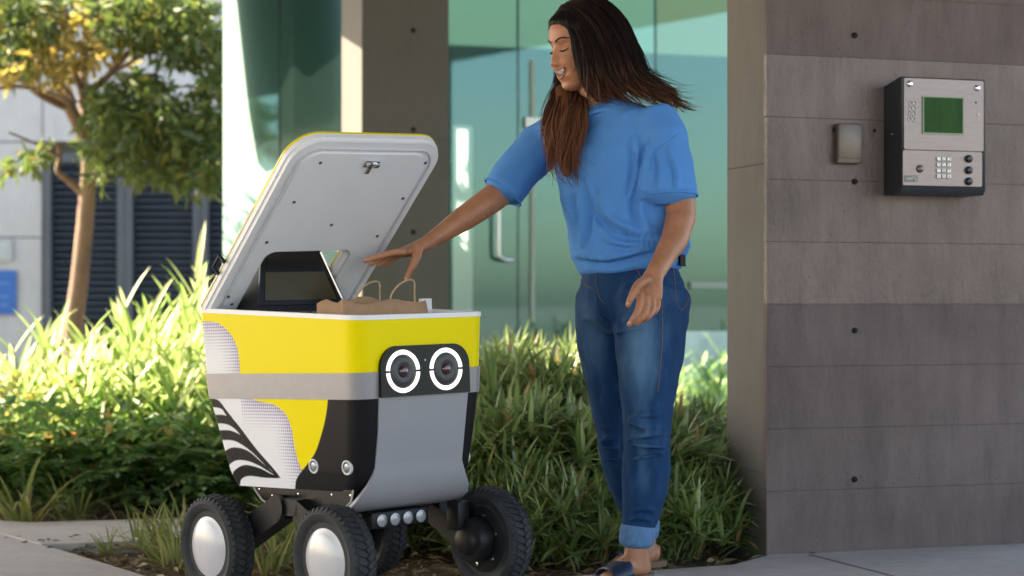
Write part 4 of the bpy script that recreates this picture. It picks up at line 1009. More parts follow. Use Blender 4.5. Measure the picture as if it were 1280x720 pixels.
# head: turned to her right, almost in profile, chin lowered
HD = 5.27
Hs = Vector((.515,-.857,0)); Hf = Vector((-.857,-.515,0))                # towards the camera side of the head; where the face looks
hf = (Hf*.972-UP*.236).normalized(); hu = (UP*.972+Hf*.236).normalized()
HM = Matrix((hf, Hs, hu)).transposed(); HO = Q(731.5, 60, HD)
def Hw(f, s_, u): return HO+hf*f+Hs*s_+hu*u
_u = [-.113,-.109,-.102,-.095,-.082,-.071,-.056,-.043,-.035,-.023,.002,.023,.038,.067,.094,.112,.120]
_true = [.070,.085,.095,.0975,.0935,.1008,.1035,.1087,.1125,.127,.1125,.1005,.1045,.0985,.083,.055,.02]
_base = [.070,.085,.095,.0975,.0935,.1005,.1035,.1085,.1085,.1060,.1030,.1005,.1035,.0985,.083,.055,.02]
_w = [.012,.022,.032,.039,.048,.052,.057,.061,.063,.066,.070,.071,.072,.069,.055,.034,.012]
_fb = [.045,.030,.012,-.002,-.018,-.028,-.045,-.058,-.066,-.076,-.088,-.093,-.094,-.086,-.062,-.030,.0]
_ip = lambda u, tab: float(np.interp(u, _u, tab))
def gz(s_, u, s0, u0, ds, du): return math.exp(-((s_-s0)/ds)**2-((u-u0)/du)**2)
V = []; NU, NP = 110, 112
us = np.linspace(-.113, .120, NU)
sm_ = lambda tab: np.convolve(np.pad(np.interp(us, _u, tab), 3, mode='edge'), np.array([1,2,3,3,3,2,1])/15, 'valid')
tT, tB, tW, tK = sm_(_true), sm_(_base), sm_(_w), sm_(_fb)
for i, u in enumerate(us):
    fp, fb2, w_ = tB[i], tK[i], tW[i]; c = (fp+fb2)/2; r = (fp-fb2)/2
    for k in range(NP):
        ph = 2*math.pi*k/NP; cs, sn = math.cos(ph), math.sin(ph)
        s_ = w_*math.copysign(abs(sn)**.92, sn); f = c+r*math.copysign(abs(cs)**(.86 if cs > 0 else 1), cs)
        if cs > 0:
            g = abs(s_); wn = float(np.interp(u, [-.045,-.035,-.023,.002,.023,.04], [.010,.015,.0155,.0105,.010,.014]))
            f += (tT[i]-tB[i])*math.exp(-(s_/wn)**2)
            f += .0065*gz(g,u,.0135,-.029,.0055,.006)-.0040*gz(g,u,.0195,-.030,.004,.008)          # wings of the nose
            f += -.0105*gz(g,u,.027,.017,.013,.010)+.0062*gz(g,u,.031,.0125,.0105,.0075)              # sockets and lids
            f += .0030*gz(g,u,.030,.036,.016,.006)
            f += .0095*gz(g,u,.038,-.024,.016,.014)                                                    # lifted cheeks
            f += -.0042*gz(g,u,.030,-.047,.0055,.013)+.003*gz(g,u,.036,-.062,.012,.014)               # smile fold
            f += -.0080*gz(g,u,.0,-.0565,.022,.0045)+.0020*gz(g,u,.010,-.0445,.012,.004)             # open mouth
        V.append(Hw(f, s_, u))
Fc = [(i*NP+k, i*NP+(k+1)%NP, (i+1)*NP+(k+1)%NP, (i+1)*NP+k) for i in range(NU-1) for k in range(NP)]+[tuple(range(NP))[::-1], tuple((NU-1)*NP+k for k in range(NP))]
sk.add(V, Fc); V_head = V
for sg in (1,-1):                             # ears
    sk.ball(Hw(-.012, sg*.069, .0), (.018,.009,.031), HM, 14); sk.ball(Hw(-.006, sg*.068, -.024), (.010,.007,.010), HM, 10)
# arms
sk.loft([S(690,172,5.40,.048,.050,Y_), S(655,207,5.37,.046,.047,Y_), S(624,242,5.34,.042,.041,Y_), S(605,256,5.31,.043,.040,Y_), S(580,273,5.28,.038,.036,Y_), S(553,291,5.25,.029,.027,Y_), S(535,303,5.22,.026,.0215,Y_)])
sk.loft([S(818,160,5.14,.052,.050,X_), S(840,205,5.13,.048,.046,X_), S(850,250,5.12,.043,.043,X_), S(851,272,5.10,.042,.041,X_), S(843,300,5.05,.038,.036,X_), S(830,322,5.0,.030,.029,X_), S(820,340,4.96,.0265,.023,X_)])
# right hand, palm down over the bag, thumb hanging
hw_ = Vector((.35,-.94,0))
sk.loft([S(537,302,5.22,.0255,.021,hw_), S(523,309,5.20,.033,.020,hw_), S(510,314,5.19,.038,.017,hw_), S(500,316.5,5.18,.038,.0125,hw_)])
def finger(pts, r): 
    q = [Q(*p) for p in pts]; m = len(q); sk.tube(catmull(q, 4), [r[0]+(r[1]-r[0])*i/((m-1)*4) for i in range((m-1)*4+1)], 10); sk.ball(q[-1], r[1], n=10); sk.ball(q[0], r[0]*1.05, n=10)
finger([(505,314.5,5.145),(492,315.5,5.14),(478,319.5,5.14),(466,322.5,5.14),(456.5,326,5.14)], (.0105,.0075))
finger([(504,315,5.167),(488,317.5,5.165),(474,324,5.165),(464,330,5.165)], (.0105,.0075))
finger([(504,316,5.190),(490,320,5.19),(480,327,5.19),(472.5,332.5,5.19)], (.010,.0070))
finger([(506,317,5.213),(496,321,5.213),(489,326,5.213),(484,331,5.213)], (.009,.0062))
finger([(522,311,5.17),(520,322,5.15),(516,332,5.14),(511,342,5.14),(507,351,5.14)], (.0155,.0075))
# left hand hanging, fingers curled
hx_ = Vector((.95,-.30,0)).normalized()
sk.loft([S(820,338,4.96,.025,.021,hx_), S(815,350,4.95,.031,.0185,hx_), S(812,362,4.94,.037,.0165,hx_), S(811,373,4.935,.037,.0145,hx_)])
finger([(801,369,4.915),(798.5,384,4.895),(793.5,395,4.885),(786.5,405.5,4.890)], (.0105,.0075))
finger([(808,373,4.915),(807,388,4.895),(802,398,4.885),(795,404.5,4.895)], (.0105,.0075))
finger([(815,373,4.925),(815.5,387,4.905),(811,396,4.895),(804,400.5,4.905)], (.010,.0072))
finger([(821,370,4.94),(822.5,381,4.925),(819.5,389,4.915),(813.5,393.5,4.920)], (.0088,.0064))
finger([(808,350,4.93),(798,356,4.91),(792.5,365,4.90),(788,374,4.895),(785,381.5,4.90)], (.0150,.0078))
# lower legs and feet
def leg_(ank, heel, toe, D, Dt):
    sk.loft([S(ank[0]+2,ank[1]-38,D,.040,.042,Lf), S(*ank,D,.034,.036,Lf), S(ank[0]-1,ank[1]+18,D,.034,.038,Lf), S(*heel,D,.033,.046,Lf)])
    a, b = Q(heel[0], heel[1], D), Q(toe[0], toe[1], Dt); side = (b-a).cross(UP).normalized()
    sk.loft([(a+UP*.004-(b-a)*.12,.030,.028,side),(a.lerp(b,.3)+UP*.018,.034,.036,side),(a.lerp(b,.62)+UP*.006,.040,.024,side),(a.lerp(b,.85),.042,.017,side)])
    return a, b
fa, fb_ = leg_((797,672), (797,712), (752,727), 5.16, 5.10)
ga, gb_ = leg_((806,668), (812,694), (768,705), 5.44, 5.40)
for (a, b) in ((fa, fb_), (ga, gb_)):         # toes
    side = (b-a).cross(UP).normalized(); fw = (b-a).normalized(); fw.z *= .3
    for k, (o_, ln, r) in enumerate(((-.030,.050,.011),(-.012,.046,.0085),(.003,.040,.008),(.017,.033,.0075),(.030,.025,.007))):
        p = a.lerp(b,.80)+side*o_-UP*.004; sk.tube([p, p+fw*ln*.6+UP*.003, p+fw*ln-UP*.003], [r*1.1, r, r*.8], 8); sk.ball(p+fw*ln-UP*.003, r*.8, n=8)
body = sk.remesh('body', M_skin, pe, .0027, 3, PO, .5)

# t-shirt
M_shirt = mat('blue_cotton', (.075,.255,.62), .85, spec=.2, var=.05, vscale=7, bump=.18, bscale=900)
sh = MB()
sh.loft([S(756,141,5.25,.090,.070,Lf), S(761,151,5.25,.150,.082,Lf), S(764,168,5.25,.182,.105,Lf), S(765,190,5.25,.186,.128,Lf), S(765,212,5.25,.180,.142,Lf), S(768,240,5.25,.172,.140,Lf), S(776,268,5.25,.170,.142,Lf), S(782,292,5.25,.176,.150,Lf), S(786,310,5.25,.178,.152,Lf), S(787,322,5.25,.170,.146,Lf)], 40)
sh.loft([S(815,150,5.16,.070,.062,X_), S(826,172,5.14,.076,.072,X_), S(832,205,5.13,.080,.076,X_), S(834,240,5.12,.084,.078,X_)])
sh.loft([S(705,158,5.36,.070,.058,Y_), S(678,182,5.38,.070,.066,Y_), S(650,212,5.36,.070,.064,Y_), S(632,236,5.35,.072,.064,Y_)])
folds = []
folds = []
def ridge(pts, r):                            # traced where the photograph shows a crease; laid on the cloth below
    q = catmull([Vector((a, b_, 0)) for a, b_, c in pts], 8); folds.append((np.array([(p.x, p.y) for p in q]), r))
fd = 5.06
ridge([(812,185,5.0),(806,225,4.99),(800,262,4.985),(812,290,5.0)], .014); ridge([(795,175,5.02),(797,215,5.0),(790,250,5.0)], .011)
ridge([(752,248,5.05),(765,272,5.03),(790,286,5.0),(825,290,5.02)], .014); ridge([(735,225,5.08),(748,262,5.055),(775,290,5.02),(830,298,5.04)], .010)
ridge([(722,240,5.12),(728,275,5.08),(728,310,5.09)], .012); ridge([(742,255,5.08),(744,285,5.055),(736,318,5.07)], .010)
ridge([(705,235,5.20),(712,275,5.15),(716,315,5.14)], .010); ridge([(760,300,5.03),(785,305,5.0),(830,300,5.02)], .010)
ridge([(720,318,5.11),(760,322,5.04),(800,312,5.0),(835,305,5.03)], .013); ridge([(845,290,5.08),(856,305,5.12),(862,318,5.16)], .016)
ridge([(690,200,5.30),(700,230,5.22),(706,262,5.18)], .010); ridge([(835,185,5.05),(846,215,5.05),(846,238,5.05)], .007); ridge([(822,190,5.045),(826,215,5.04),(822,238,5.045)], .007)
def wr(co, no):
    out = co.copy()
    for i in range(len(co)):
        v = Vector(co[i]); f = mnoise.noise(Vector((v.x*9+v.z*4, v.y*9, v.z*5)))*.008+mnoise.noise(v*22)*.0030
        out[i] = co[i]+no[i]*f
    sc = np.c_[640+F*co[:,0]/co[:,1], HZ-F*(co[:,2]-CH)/co[:,1]]; facing = np.clip(-no[:,1]*1.6, 0, 1)
    for q, r in folds:                       # soft drapery folds: a crest with a hollow along one side
        dv = sc[:,None,:]-q[None,:,:]; D2 = np.hypot(dv[...,0], dv[...,1]); j = D2.argmin(1); ar = np.arange(len(co)); dm = D2[ar,j]*px_
        t_ = j/(len(q)-1); tap = np.sin(np.pi*np.clip(.06+.94*t_, 0, 1))**.7
        tan = np.gradient(q, axis=0)[j]; tan /= np.linalg.norm(tan, axis=1)[:,None]
        sd_ = tan[:,0]*dv[ar,j,1]-tan[:,1]*dv[ar,j,0]; sgn = np.tanh(sd_/2.5)
        sg = r*.95; amp = r*1.30*tap
        h = amp*(np.exp(-(dm/sg)**2)-.9*np.exp(-((dm-sg*1.5)/(sg*.75))**2)*(sgn > 0))
        out += no*(h*facing)[:,None]
    return out
shirt = sh.remesh('t_shirt', M_shirt, pe, .0048, 5, PO, .5, wr)
col_ = [Q(756,139,5.25)+Lf*.072*math.cos(a)+Gf*.068*math.sin(a)+UP*(-.012*math.sin(a)+.012*abs(math.cos(a))) for a in np.linspace(0, 2*math.pi, 33)]
MB().tube(col_, .0075, 8, False).build('collar', M_shirt, shirt, 180, PO)
def hem(c, a, b, ha, hb3, r): return [Q(*c)+ha*a*math.cos(t)+hb3*b*math.sin(t) for t in np.linspace(0, 2*math.pi, 29)]
t1 = (Q(834,240,5.12)-Q(832,205,5.13)).normalized(); h1 = (X_-t1*X_.dot(t1)).normalized()
MB().tube(hem((834.2,246,5.12), .0845,.0785,h1,t1.cross(h1),0), .0030, 6, False).build('sleeve_hem', M_shirt, shirt, 180, PO)
t1 = (Q(632,236,5.35)-Q(650,212,5.36)).normalized(); h1 = (Y_-t1*Y_.dot(t1)).normalized()
MB().tube(hem((628.5,240.5,5.35), .072,.064,h1,t1.cross(h1),0), .0030, 6, False).build('sleeve_hem', M_shirt, shirt, 180, PO)

def on_obj(ob, px, py, off):
    o_ = Vector((0,0,CH))-Vector(PO); dr = Vector(((px-640)/F, 1, -(py-HZ)/F)).normalized()
    ok, loc, nor, _ = ob.ray_cast(o_, dr); return (loc+nor*off) if ok else None
bpy.context.view_layer.update()
for pts in ([(850,166),(838,174),(824,184),(815,196),(812,214)], [(795,238),(810,240),(830,240),(850,238),(868,235)]):
    q = [on_obj(shirt, p.x, p.y, .0004) for p in catmull([Vector((a,b_,0)) for a, b_ in pts], 6)]; q = [p for p in q if p is not None]
    if len(q) > 3: MB().tube(q, .0011, 5).build('seam', M_shirt, shirt, 180)
# jeans
M_jean = bpy.data.materials.new('denim'); M_jean.use_nodes = True; t = M_jean.node_tree; b = t.nodes['Principled BSDF']; N = t.nodes.new; L = t.links.new
b.inputs['Roughness'].default_value = .85; b.inputs['Specular IOR Level'].default_value = .2
at_ = N('ShaderNodeVertexColor'); at_.layer_name = 'wash'; tc = N('ShaderNodeTexCoord'); n1 = N('ShaderNodeTexNoise'); n1.inputs['Scale'].default_value = 30; n1.inputs['Detail'].default_value = 6
mp = N('ShaderNodeMapping'); mp.inputs['Scale'].default_value = (1,1,.35); L(tc.outputs['Object'], mp.inputs[0]); L(mp.outputs[0], n1.inputs[0])
ml = N('ShaderNodeMath'); ml.operation = 'MULTIPLY_ADD'; ml.inputs[1].default_value = .5; L(n1.outputs[0], ml.inputs[0])
sb = N('ShaderNodeMath'); sb.operation = 'SUBTRACT'; sb.inputs[1].default_value = .25; L(at_.outputs[0], sb.inputs[0]); L(sb.outputs[0], ml.inputs[2])
rp = N('ShaderNodeValToRGB'); rp.color_ramp.elements[0].position = .0; rp.color_ramp.elements[0].color = (.003,.018,.066,1); rp.color_ramp.elements[1].position = .9; rp.color_ramp.elements[1].color = (.10,.21,.36,1)
el = rp.color_ramp.elements.new(.38); el.color = (.008,.045,.128,1)
L(ml.outputs[0], rp.inputs[0]); L(rp.outputs[0], b.inputs['Base Color'])
n2 = N('ShaderNodeTexNoise'); n2.inputs['Scale'].default_value = 700; L(tc.outputs['Object'], n2.inputs[0]); bp = N('ShaderNodeBump'); bp.inputs['Strength'].default_value = .25; bp.inputs['Distance'].default_value = .002; L(n2.outputs[0], bp.inputs['Height']); L(bp.outputs[0], b.inputs['Normal'])
je = MB()
je.loft([S(793,334,5.25,.135,.100,Lf), S(791,347,5.24,.159,.127,Lf), S(790,370,5.25,.168,.138,Lf), S(789,388,5.25,.168,.138,Lf)], 40)
je.loft([S(815,372,5.17,.098,.120,Lf), S(814,400,5.17,.098,.116,Lf), S(812,440,5.165,.092,.104,Lf), S(810,490,5.15,.077,.082,Lf), S(809,530,5.14,.067,.070,Lf), S(809,560,5.15,.064,.068,Lf), S(808,595,5.165,.066,.072,Lf), S(804,628,5.165,.057,.062,Lf), S(798,658,5.16,.046,.050,Lf)], 36)
je.loft([S(766,372,5.33,.098,.120,Lf), S(764,400,5.33,.097,.114,Lf), S(763,440,5.335,.089,.100,Lf), S(769,490,5.34,.076,.082,Lf), S(773,530,5.35,.067,.070,Lf), S(777,560,5.37,.064,.068,Lf), S(785,595,5.40,.065,.070,Lf), S(795,630,5.43,.050,.054,Lf), S(804,652,5.44,.040,.043,Lf)], 36)
def fold(pts, r, mbx=je):
    q = catmull([Q(*p) for p in pts], 6); m = len(q); mbx.tube(q, [r*(.3+.7*math.sin(math.pi*i/(m-1))) for i in range(m)], 8)
for y, dy, r in ((520,5,.008),(532,-4,.010),(545,4,.009),(557,-3,.008),(572,5,.007)):
    fold([(784,y+dy,5.09),(800,y,5.065),(818,y-dy*.5,5.07),(832,y-dy,5.10)], r)
    fold([(748,y+dy+4,5.31),(760,y+3,5.29),(776,y+2,5.30)], r*.9)
fold([(770,405,5.12),(795,396,5.05),(825,392,5.05)], .008); fold([(766,418,5.12),(785,412,5.06),(810,410,5.04)], .006)
fold([(790,640,5.11),(806,636,5.10),(820,640,5.12)], .008); fold([(786,650,5.11),(802,648,5.10),(816,652,5.12)], .007)
fold([(745,360,5.12),(748,385,5.12),(757,402,5.14)], .007)
def wj(co, no):
    out = co.copy()
    for i in range(len(co)):
        v = Vector(co[i]); out[i] = co[i]+no[i]*(mnoise.noise(Vector((v.x*14, v.y*14, v.z*26)))*.0028+mnoise.noise(Vector((v.x*6, v.y*6, v.z*8)))*.003)
    return out
jeans = je.remesh('jeans', M_jean, pe, .0055, 4, PO, .5, wj)
co = np.empty(len(jeans.data.vertices)*3); jeans.data.vertices.foreach_get('co', co); co = co.reshape(-1,3)+np.array(PO)
def blob(c, rx, rz, k):
    c = Q(*c); dd = ((co[:,0]-c.x)/rx)**2+((co[:,1]-c.y)/(rx*1.4))**2+((co[:,2]-c.z)/rz)**2; return k*np.exp(-dd)
wash = .28+blob((800,440,5.05),.050,.13,.62)+blob((738,430,5.22),.045,.13,.34)+blob((806,548,5.07),.045,.05,.18)+blob((800,600,5.09),.035,.08,.16)+blob((830,370,5.10),.05,.06,.12)
wash = wash+.05
wash -= blob((845,430,5.2),.05,.35,.14)
ca = jeans.data.color_attributes.new('wash', 'FLOAT_COLOR', 'POINT'); ca.data.foreach_set('color', np.c_[wash,wash,wash,np.ones(len(wash))].astype(np.float32).ravel())
M_stitch = mat('stitching', (.17,.11,.075), .8)
# everything sewn on the jeans is laid onto their surface along the line of sight
dgx = bpy.context.evaluated_depsgraph_get()
def onto(px, py, off=.002, ob=jeans):
    o_ = Vector((0,0,CH))-Vector(PO); dr = Vector(((px-640)/F, 1, -(py-HZ)/F)).normalized()
    ok, loc, nor, _ = ob.ray_cast(o_, dr)
    return (loc+nor*off) if ok else None
bpy.context.view_layer.update()
def stitch(pts, r=.0010, m=M_stitch, name='stitching', off=.001):
    q = catmull([Vector((a,b_2,0)) for a, b_2 in pts], 6); s_ = [onto(p.x, p.y, off) for p in q]; s_ = [p for p in s_ if p is not None]
    if len(s_) > 2: MB().tube(s_, r, 5).build(name, m, jeans, 180)
stitch([(841,333),(843,350),(845,376),(851,388)]); stitch([(851,388),(857,382),(861,372)]); stitch([(841,333),(852,331),(862,331)])
stitch([(745,342),(746,358),(750,372),(757,380)]); stitch([(722,336),(760,341),(800,336)], .0013); stitch([(796,337),(806,350),(828,352)], .0012)
stitch([(826,352),(828,420),(822,490)], .0012); stitch([(728,345),(732,356),(742,361)], .0012)
# belt
M_belt = mat('black_leather', (.010,.009,.009), .6, spec=.15)
bl = [Q(791,326,5.24)+Lf*.158*math.cos(t)+Gf*.130*math.sin(t) for t in np.linspace(-1.6, -.16, 49)]
V = []; Fc = []
for p in bl:
    o_ = (p-Q(791,326,5.24)); o_.z = 0; o_.normalize()
    for dz, dr in ((-.016,0),(-.016,.004),(.016,.004),(.016,0)): V.append(p+UP*dz+o_*dr-Vector(PO))
for i in range(48):
    for q in range(4): Fc.append((i*4+q, (i+1)*4+q, (i+1)*4+(q+1)%4, i*4+(q+1)%4))
mesh_obj('belt', V, Fc, M_belt, jeans, 40)
M_nail = mat('nail', (.58,.30,.22), .25)
for (px, py, D) in ((456.5,326,5.14),(464,330,5.165),(787,405,4.885),(785.2,381,4.895),(507.2,350,5.135)):
    c = Q(px, py, D)-Vector(PO); MB().ball(c+Vector((0,-.0052,.0030)), (.0045,.0030,.0042), None, 10).build('nail', M_nail, body, 180)
# rolled cuffs
M_cuff = mat('denim_inside', (.085,.19,.36), .9, var=.2, vscale=60, bump=.2, bscale=600)
for (px, py, D, a, b_2) in ((796.5,669,5.16,.0475,.052),(806,660,5.44,.041,.044)):
    MB().loft([S(px+.6,py-8,D,a*1.02,b_2*1.02,Lf), S(px,py,D,a*1.03,b_2*1.03,Lf), S(px-.5,py+7,D,a*1.01,b_2*1.01,Lf)], 36).build('cuff', M_cuff, jeans, 50, PO)
# sandals
M_sole = mat('cork_sole', (.16,.105,.07), .8, var=.2, vscale=90); M_strap2 = mat('navy_strap', (.014,.024,.055), .38, bump=.2)
for (a, b2) in ((fa, fb_), (ga, gb_)):
    gz = ground_z(a.x, a.y); fw = (b2-a); fw.z = 0; fw.normalize(); side = fw.cross(UP).normalized()
    ln = (b2-a).length; a0 = Vector((a.x, a.y, gz)); out = []
    for k in range(30):
        t = 2*math.pi*k/30; u = math.cos(t); v = math.sin(t); out.append((( .5+.5*u)*(ln+.075)-.055, v*(.040+.010*u)))
    zt2 = max(.018, a.z-gz-.030)
    so = MB().prism(out, a0+UP*.001, fw, side, UP*zt2).build('sandal', M_sole, pe, 40, PO)
    st_ = MB(); V = []; Fc = []
    for i, f in enumerate(np.linspace(.36,.92,9)):
        c = a.lerp(b2, f); c.z = gz+zt2-.004; hgt_ = (a.z-gz-zt2)*1+.045*(1-f)+.012; w2 = .047+.004*math.sin(f*3)
        for t in np.linspace(0, math.pi, 13): V.append(c+side*w2*math.cos(t)+UP*hgt_*math.sin(t)**.8)
    for i in range(8):
        for k in range(12): Fc.append((i*13+k, i*13+k+1, (i+1)*13+k+1, (i+1)*13+k))
    sp = st_.add(V, Fc).build('strap', M_strap2, so, 60, PO); md = sp.modifiers.new('s','SOLIDIFY'); md.thickness = .004; md.offset = 1

# face details, laid on the face from the front
M_lip = mat('lip', (.40,.115,.095), .32); M_teeth = mat('teeth', (.62,.585,.53), .28); M_brow = mat('brow_hair', (.018,.011,.009), .7)
bpy.context.view_layer.update()
def on_face(s_, u, off=.0):
    ok, loc, nor, _ = body.ray_cast(Hw(.25, s_, u)-Vector(PO), -hf)
    return loc+hf*off if ok else Hw(.1, s_, u)-Vector(PO)
def patch(name, m, s0, s1, lo_, hi_, off, bulge=0, nu=22, nv=6, parent=body):
    V = []
    for i in range(nu+1):
        s_ = s0+(s1-s0)*i/nu
        for j in range(nv+1):
            t_ = j/nv; u = lo_(s_)+(hi_(s_)-lo_(s_))*t_; V.append(on_face(s_, u, off+bulge*math.sin(math.pi*t_)*math.sin(math.pi*i/nu)**.5))
    Fc = [(i*(nv+1)+j, (i+1)*(nv+1)+j, (i+1)*(nv+1)+j+1, i*(nv+1)+j+1) for i in range(nu) for j in range(nv)]
    o = mesh_obj(name, V, Fc, m, parent, 180)
    return o
MW = .0310
q2 = lambda s_: (s_/MW)**2
ul_t = lambda s_: -.0425+.0035*q2(s_)-.0010*math.exp(-(s_/.004)**2)
ul_b = lambda s_: -.0475+.0075*q2(s_)
ll_t = lambda s_: -.0655+.0245*q2(s_)
ll_b = lambda s_: -.0735+.0315*q2(s_)
patch('mouth', mat('mouth_dark', (.06,.014,.014), .5), -MW*.97, MW*.97, ll_t, ul_b, .0006)
patch('teeth', M_teeth, -MW*.80, MW*.80, lambda s_: max(ll_t(s_)+.001, -.0570+.012*q2(s_)), lambda s_: ul_b(s_)-.0002, .0018, .0004)
patch('lip', M_lip, -MW, MW, ul_b, ul_t, .0006, .0030); patch('lip', M_lip, -MW, MW, ll_b, ll_t, .0006, .0036)
def ft(name, pts, rad, m, off):
    q = catmull([on_face(a, b2, off) for a, b2 in pts], 4); rr = np.interp(np.linspace(0, len(rad)-1, len(q)), range(len(rad)), rad)
    return MB().tube(q, list(rr), 7).build(name, m, body, 180)
rnd.seed(5)
for sg in (1,-1):
    eb = MB()
    for i in range(260):                      # brow hairs
        f = rnd.random(); s_ = .011+.038*f; u = .034+.008*math.sin(min(1,f*1.25)*math.pi*.62)-.010*max(0,f-.6)+rnd.uniform(-1,1)*.0022*(1-f*.75)
        p = on_face(sg*s_, u, .0007); p2 = on_face(sg*(s_+.006), u+.0016*(1-f*1.6), .0010); eb.tube([p, p2], [.0016,.0006], 4)
    eb.build('eyebrow', M_brow, body)
    ft('eyelash', [(sg*.0185,.0085),(sg*.024,.0055),(sg*.031,.0045),(sg*.038,.0062),(sg*.0445,.0100)], [.0010,.0022,.0027,.0025,.0010], M_brow, .0002)
    hi_ = lambda a: .0058-.0014*math.sin((abs(a)-.021)/.021*math.pi)+.002*(abs(a)-.021)/.021
    lo_e = lambda a: hi_(a)-.0042*math.sin(max(0, min(1, (abs(a)-.0205)/.022))*math.pi)
    patch('eye', mat('eye_white', (.50,.44,.40), .2), sg*.021, sg*.042, lo_e, hi_, .0004, 0, 12, 3)
    patch('iris', mat('iris_dark', (.018,.010,.007), .12), sg*.0255, sg*.0365, lambda a: lo_e(a)+.0002, lambda a: hi_(a)+.0002, .0009, 0, 8, 3)
    lash = MB()
    for i in range(16):
        f = i/15; a, b2 = .021+.023*f, .0060-.0016*math.sin(f*math.pi)+.0035*f*f
        p = on_face(sg*a, b2, .0005); lash.tube([p, p+hf*.0035-hu*.0022+Hs*sg*.002*f, p+hf*.0060-hu*.0018+Hs*sg*.004*f], [.0005,.0004,.0001], 3)
    lash.build('lashes', M_brow, body)
    ft('eyelid_crease', [(sg*.019,.0135),(sg*.025,.0185),(sg*.032,.0195),(sg*.039,.0175),(sg*.045,.0125)], [.0003,.0006,.0007,.0006,.0003], mat('crease', (.20,.085,.05), .6), -.0001)
    ft('nostril', [(sg*.006,-.0335),(sg*.011,-.0335)], [.0013,.0012], M_brow, -.0008)

# hair
M_hair = bpy.data.materials.new('hair'); M_hair.use_nodes = True; t = M_hair.node_tree; b = t.nodes['Principled BSDF']; N = t.nodes.new; L = t.links.new
ge = N('ShaderNodeNewGeometry'); sx = N('ShaderNodeSeparateXYZ'); L(ge.outputs['Position'], sx.inputs[0])
mr = N('ShaderNodeMapRange'); mr.inputs['From Min'].default_value = 1.50; mr.inputs['From Max'].default_value = 1.20; L(sx.outputs[2], mr.inputs['Value'])
ad = N('ShaderNodeMath'); ad.operation = 'MULTIPLY_ADD'; ad.inputs[1].default_value = .5; L(ge.outputs['Random Per Island'], ad.inputs[0]); L(mr.outputs[0], ad.inputs[2])
rp = N('ShaderNodeValToRGB'); rp.color_ramp.elements[0].position = .30; rp.color_ramp.elements[0].color = (.007,.0045,.0045,1); rp.color_ramp.elements[1].position = 1.35/1.5; rp.color_ramp.elements[1].color = (.15,.058,.030,1)
el = rp.color_ramp.elements.new(.55); el.color = (.040,.017,.011,1)
L(ad.outputs[0], rp.inputs[0]); L(rp.outputs[0], b.inputs['Base Color']); b.inputs['Roughness'].default_value = .48; b.inputs['Specular IOR Level'].default_value = .14
rnd.seed(77); hr = MB()
def Hq(px, py, s): return Q(px, py, HD)+Vector((0,-1,0))*s           # s = metres nearer the camera
near = [   # guide locks on the near side, front to back: from the parting round the head and back over the shoulder
 [(690,30,.046),(700,32,.064),(709,43,.084),(715,58,.094),(720,80,.095),(727,104,.088),(736,126,.088),(744,138,.090)],
 [(694,19,.040),(706,27,.072),(720,46,.092),(730,70,.098),(738,96,.098),(749,118,.104),(764,139,.120)],
 [(701,9,.030),(717,18,.070),(738,42,.088),(752,72,.094),(764,100,.105),(780,122,.125),(800,140,.140)],
 [(712,2,.010),(732,10,.055),(755,36,.085),(771,70,.090),(783,98,.100),(804,118,.110),(830,134,.115)],
 [(722,-2,.0),(745,4,.045),(768,32,.070),(785,68,.072),(796,96,.075),(820,115,.075),(844,131,.070),(856,140,.065)],
 [(731,-4,-.02),(753,1,.02),(777,29,.04),(792,64,.035),(803,94,.030),(825,112,.02),(846,127,.02)],
 [(735,-4,-.05),(757,1,-.02),(779,28,-.01),(792,62,-.02),(801,94,-.03),(817,113,-.05),(834,129,-.06)]]
farside = [  # locks falling in front over her right shoulder
 [(697,20,.020),(692,34,-.030),(700,70,-.062),(702,104,-.050),(694,135,.02),(688,165,.06),(692,195,.085),(704,232,.10)],
 [(700,14,.010),(694,40,-.055),(704,80,-.060),(712,110,-.030),(708,138,.04),(702,168,.085),(700,198,.105),(707,230,.115)],
 [(704,10,.0),(700,50,-.062),(712,90,-.055),(722,114,-.015),(719,138,.06),(714,165,.10),(710,195,.125),(709,228,.125)],
 [(708,8,.0),(706,60,-.060),(722,100,-.045),(730,120,.0),(727,140,.07),(722,165,.11),(717,192,.13),(711,220,.13)]]
def interp_guides(gs, u, n=7):
    k = min(int(u), len(gs)-2); f = u-k; a = [Hq(*p) for p in gs[k]]; b2 = [Hq(*p) for p in gs[k+1]]
    A, B = catmull(a, 6), catmull(b2, 6); m = min(len(A), len(B)); out = []
    for i in range(0, m, 2):
        ia, ib = int(i/(m-1)*(len(A)-1)), int(i/(m-1)*(len(B)-1)); out.append(A[ia].lerp(B[ib], f))
    return out
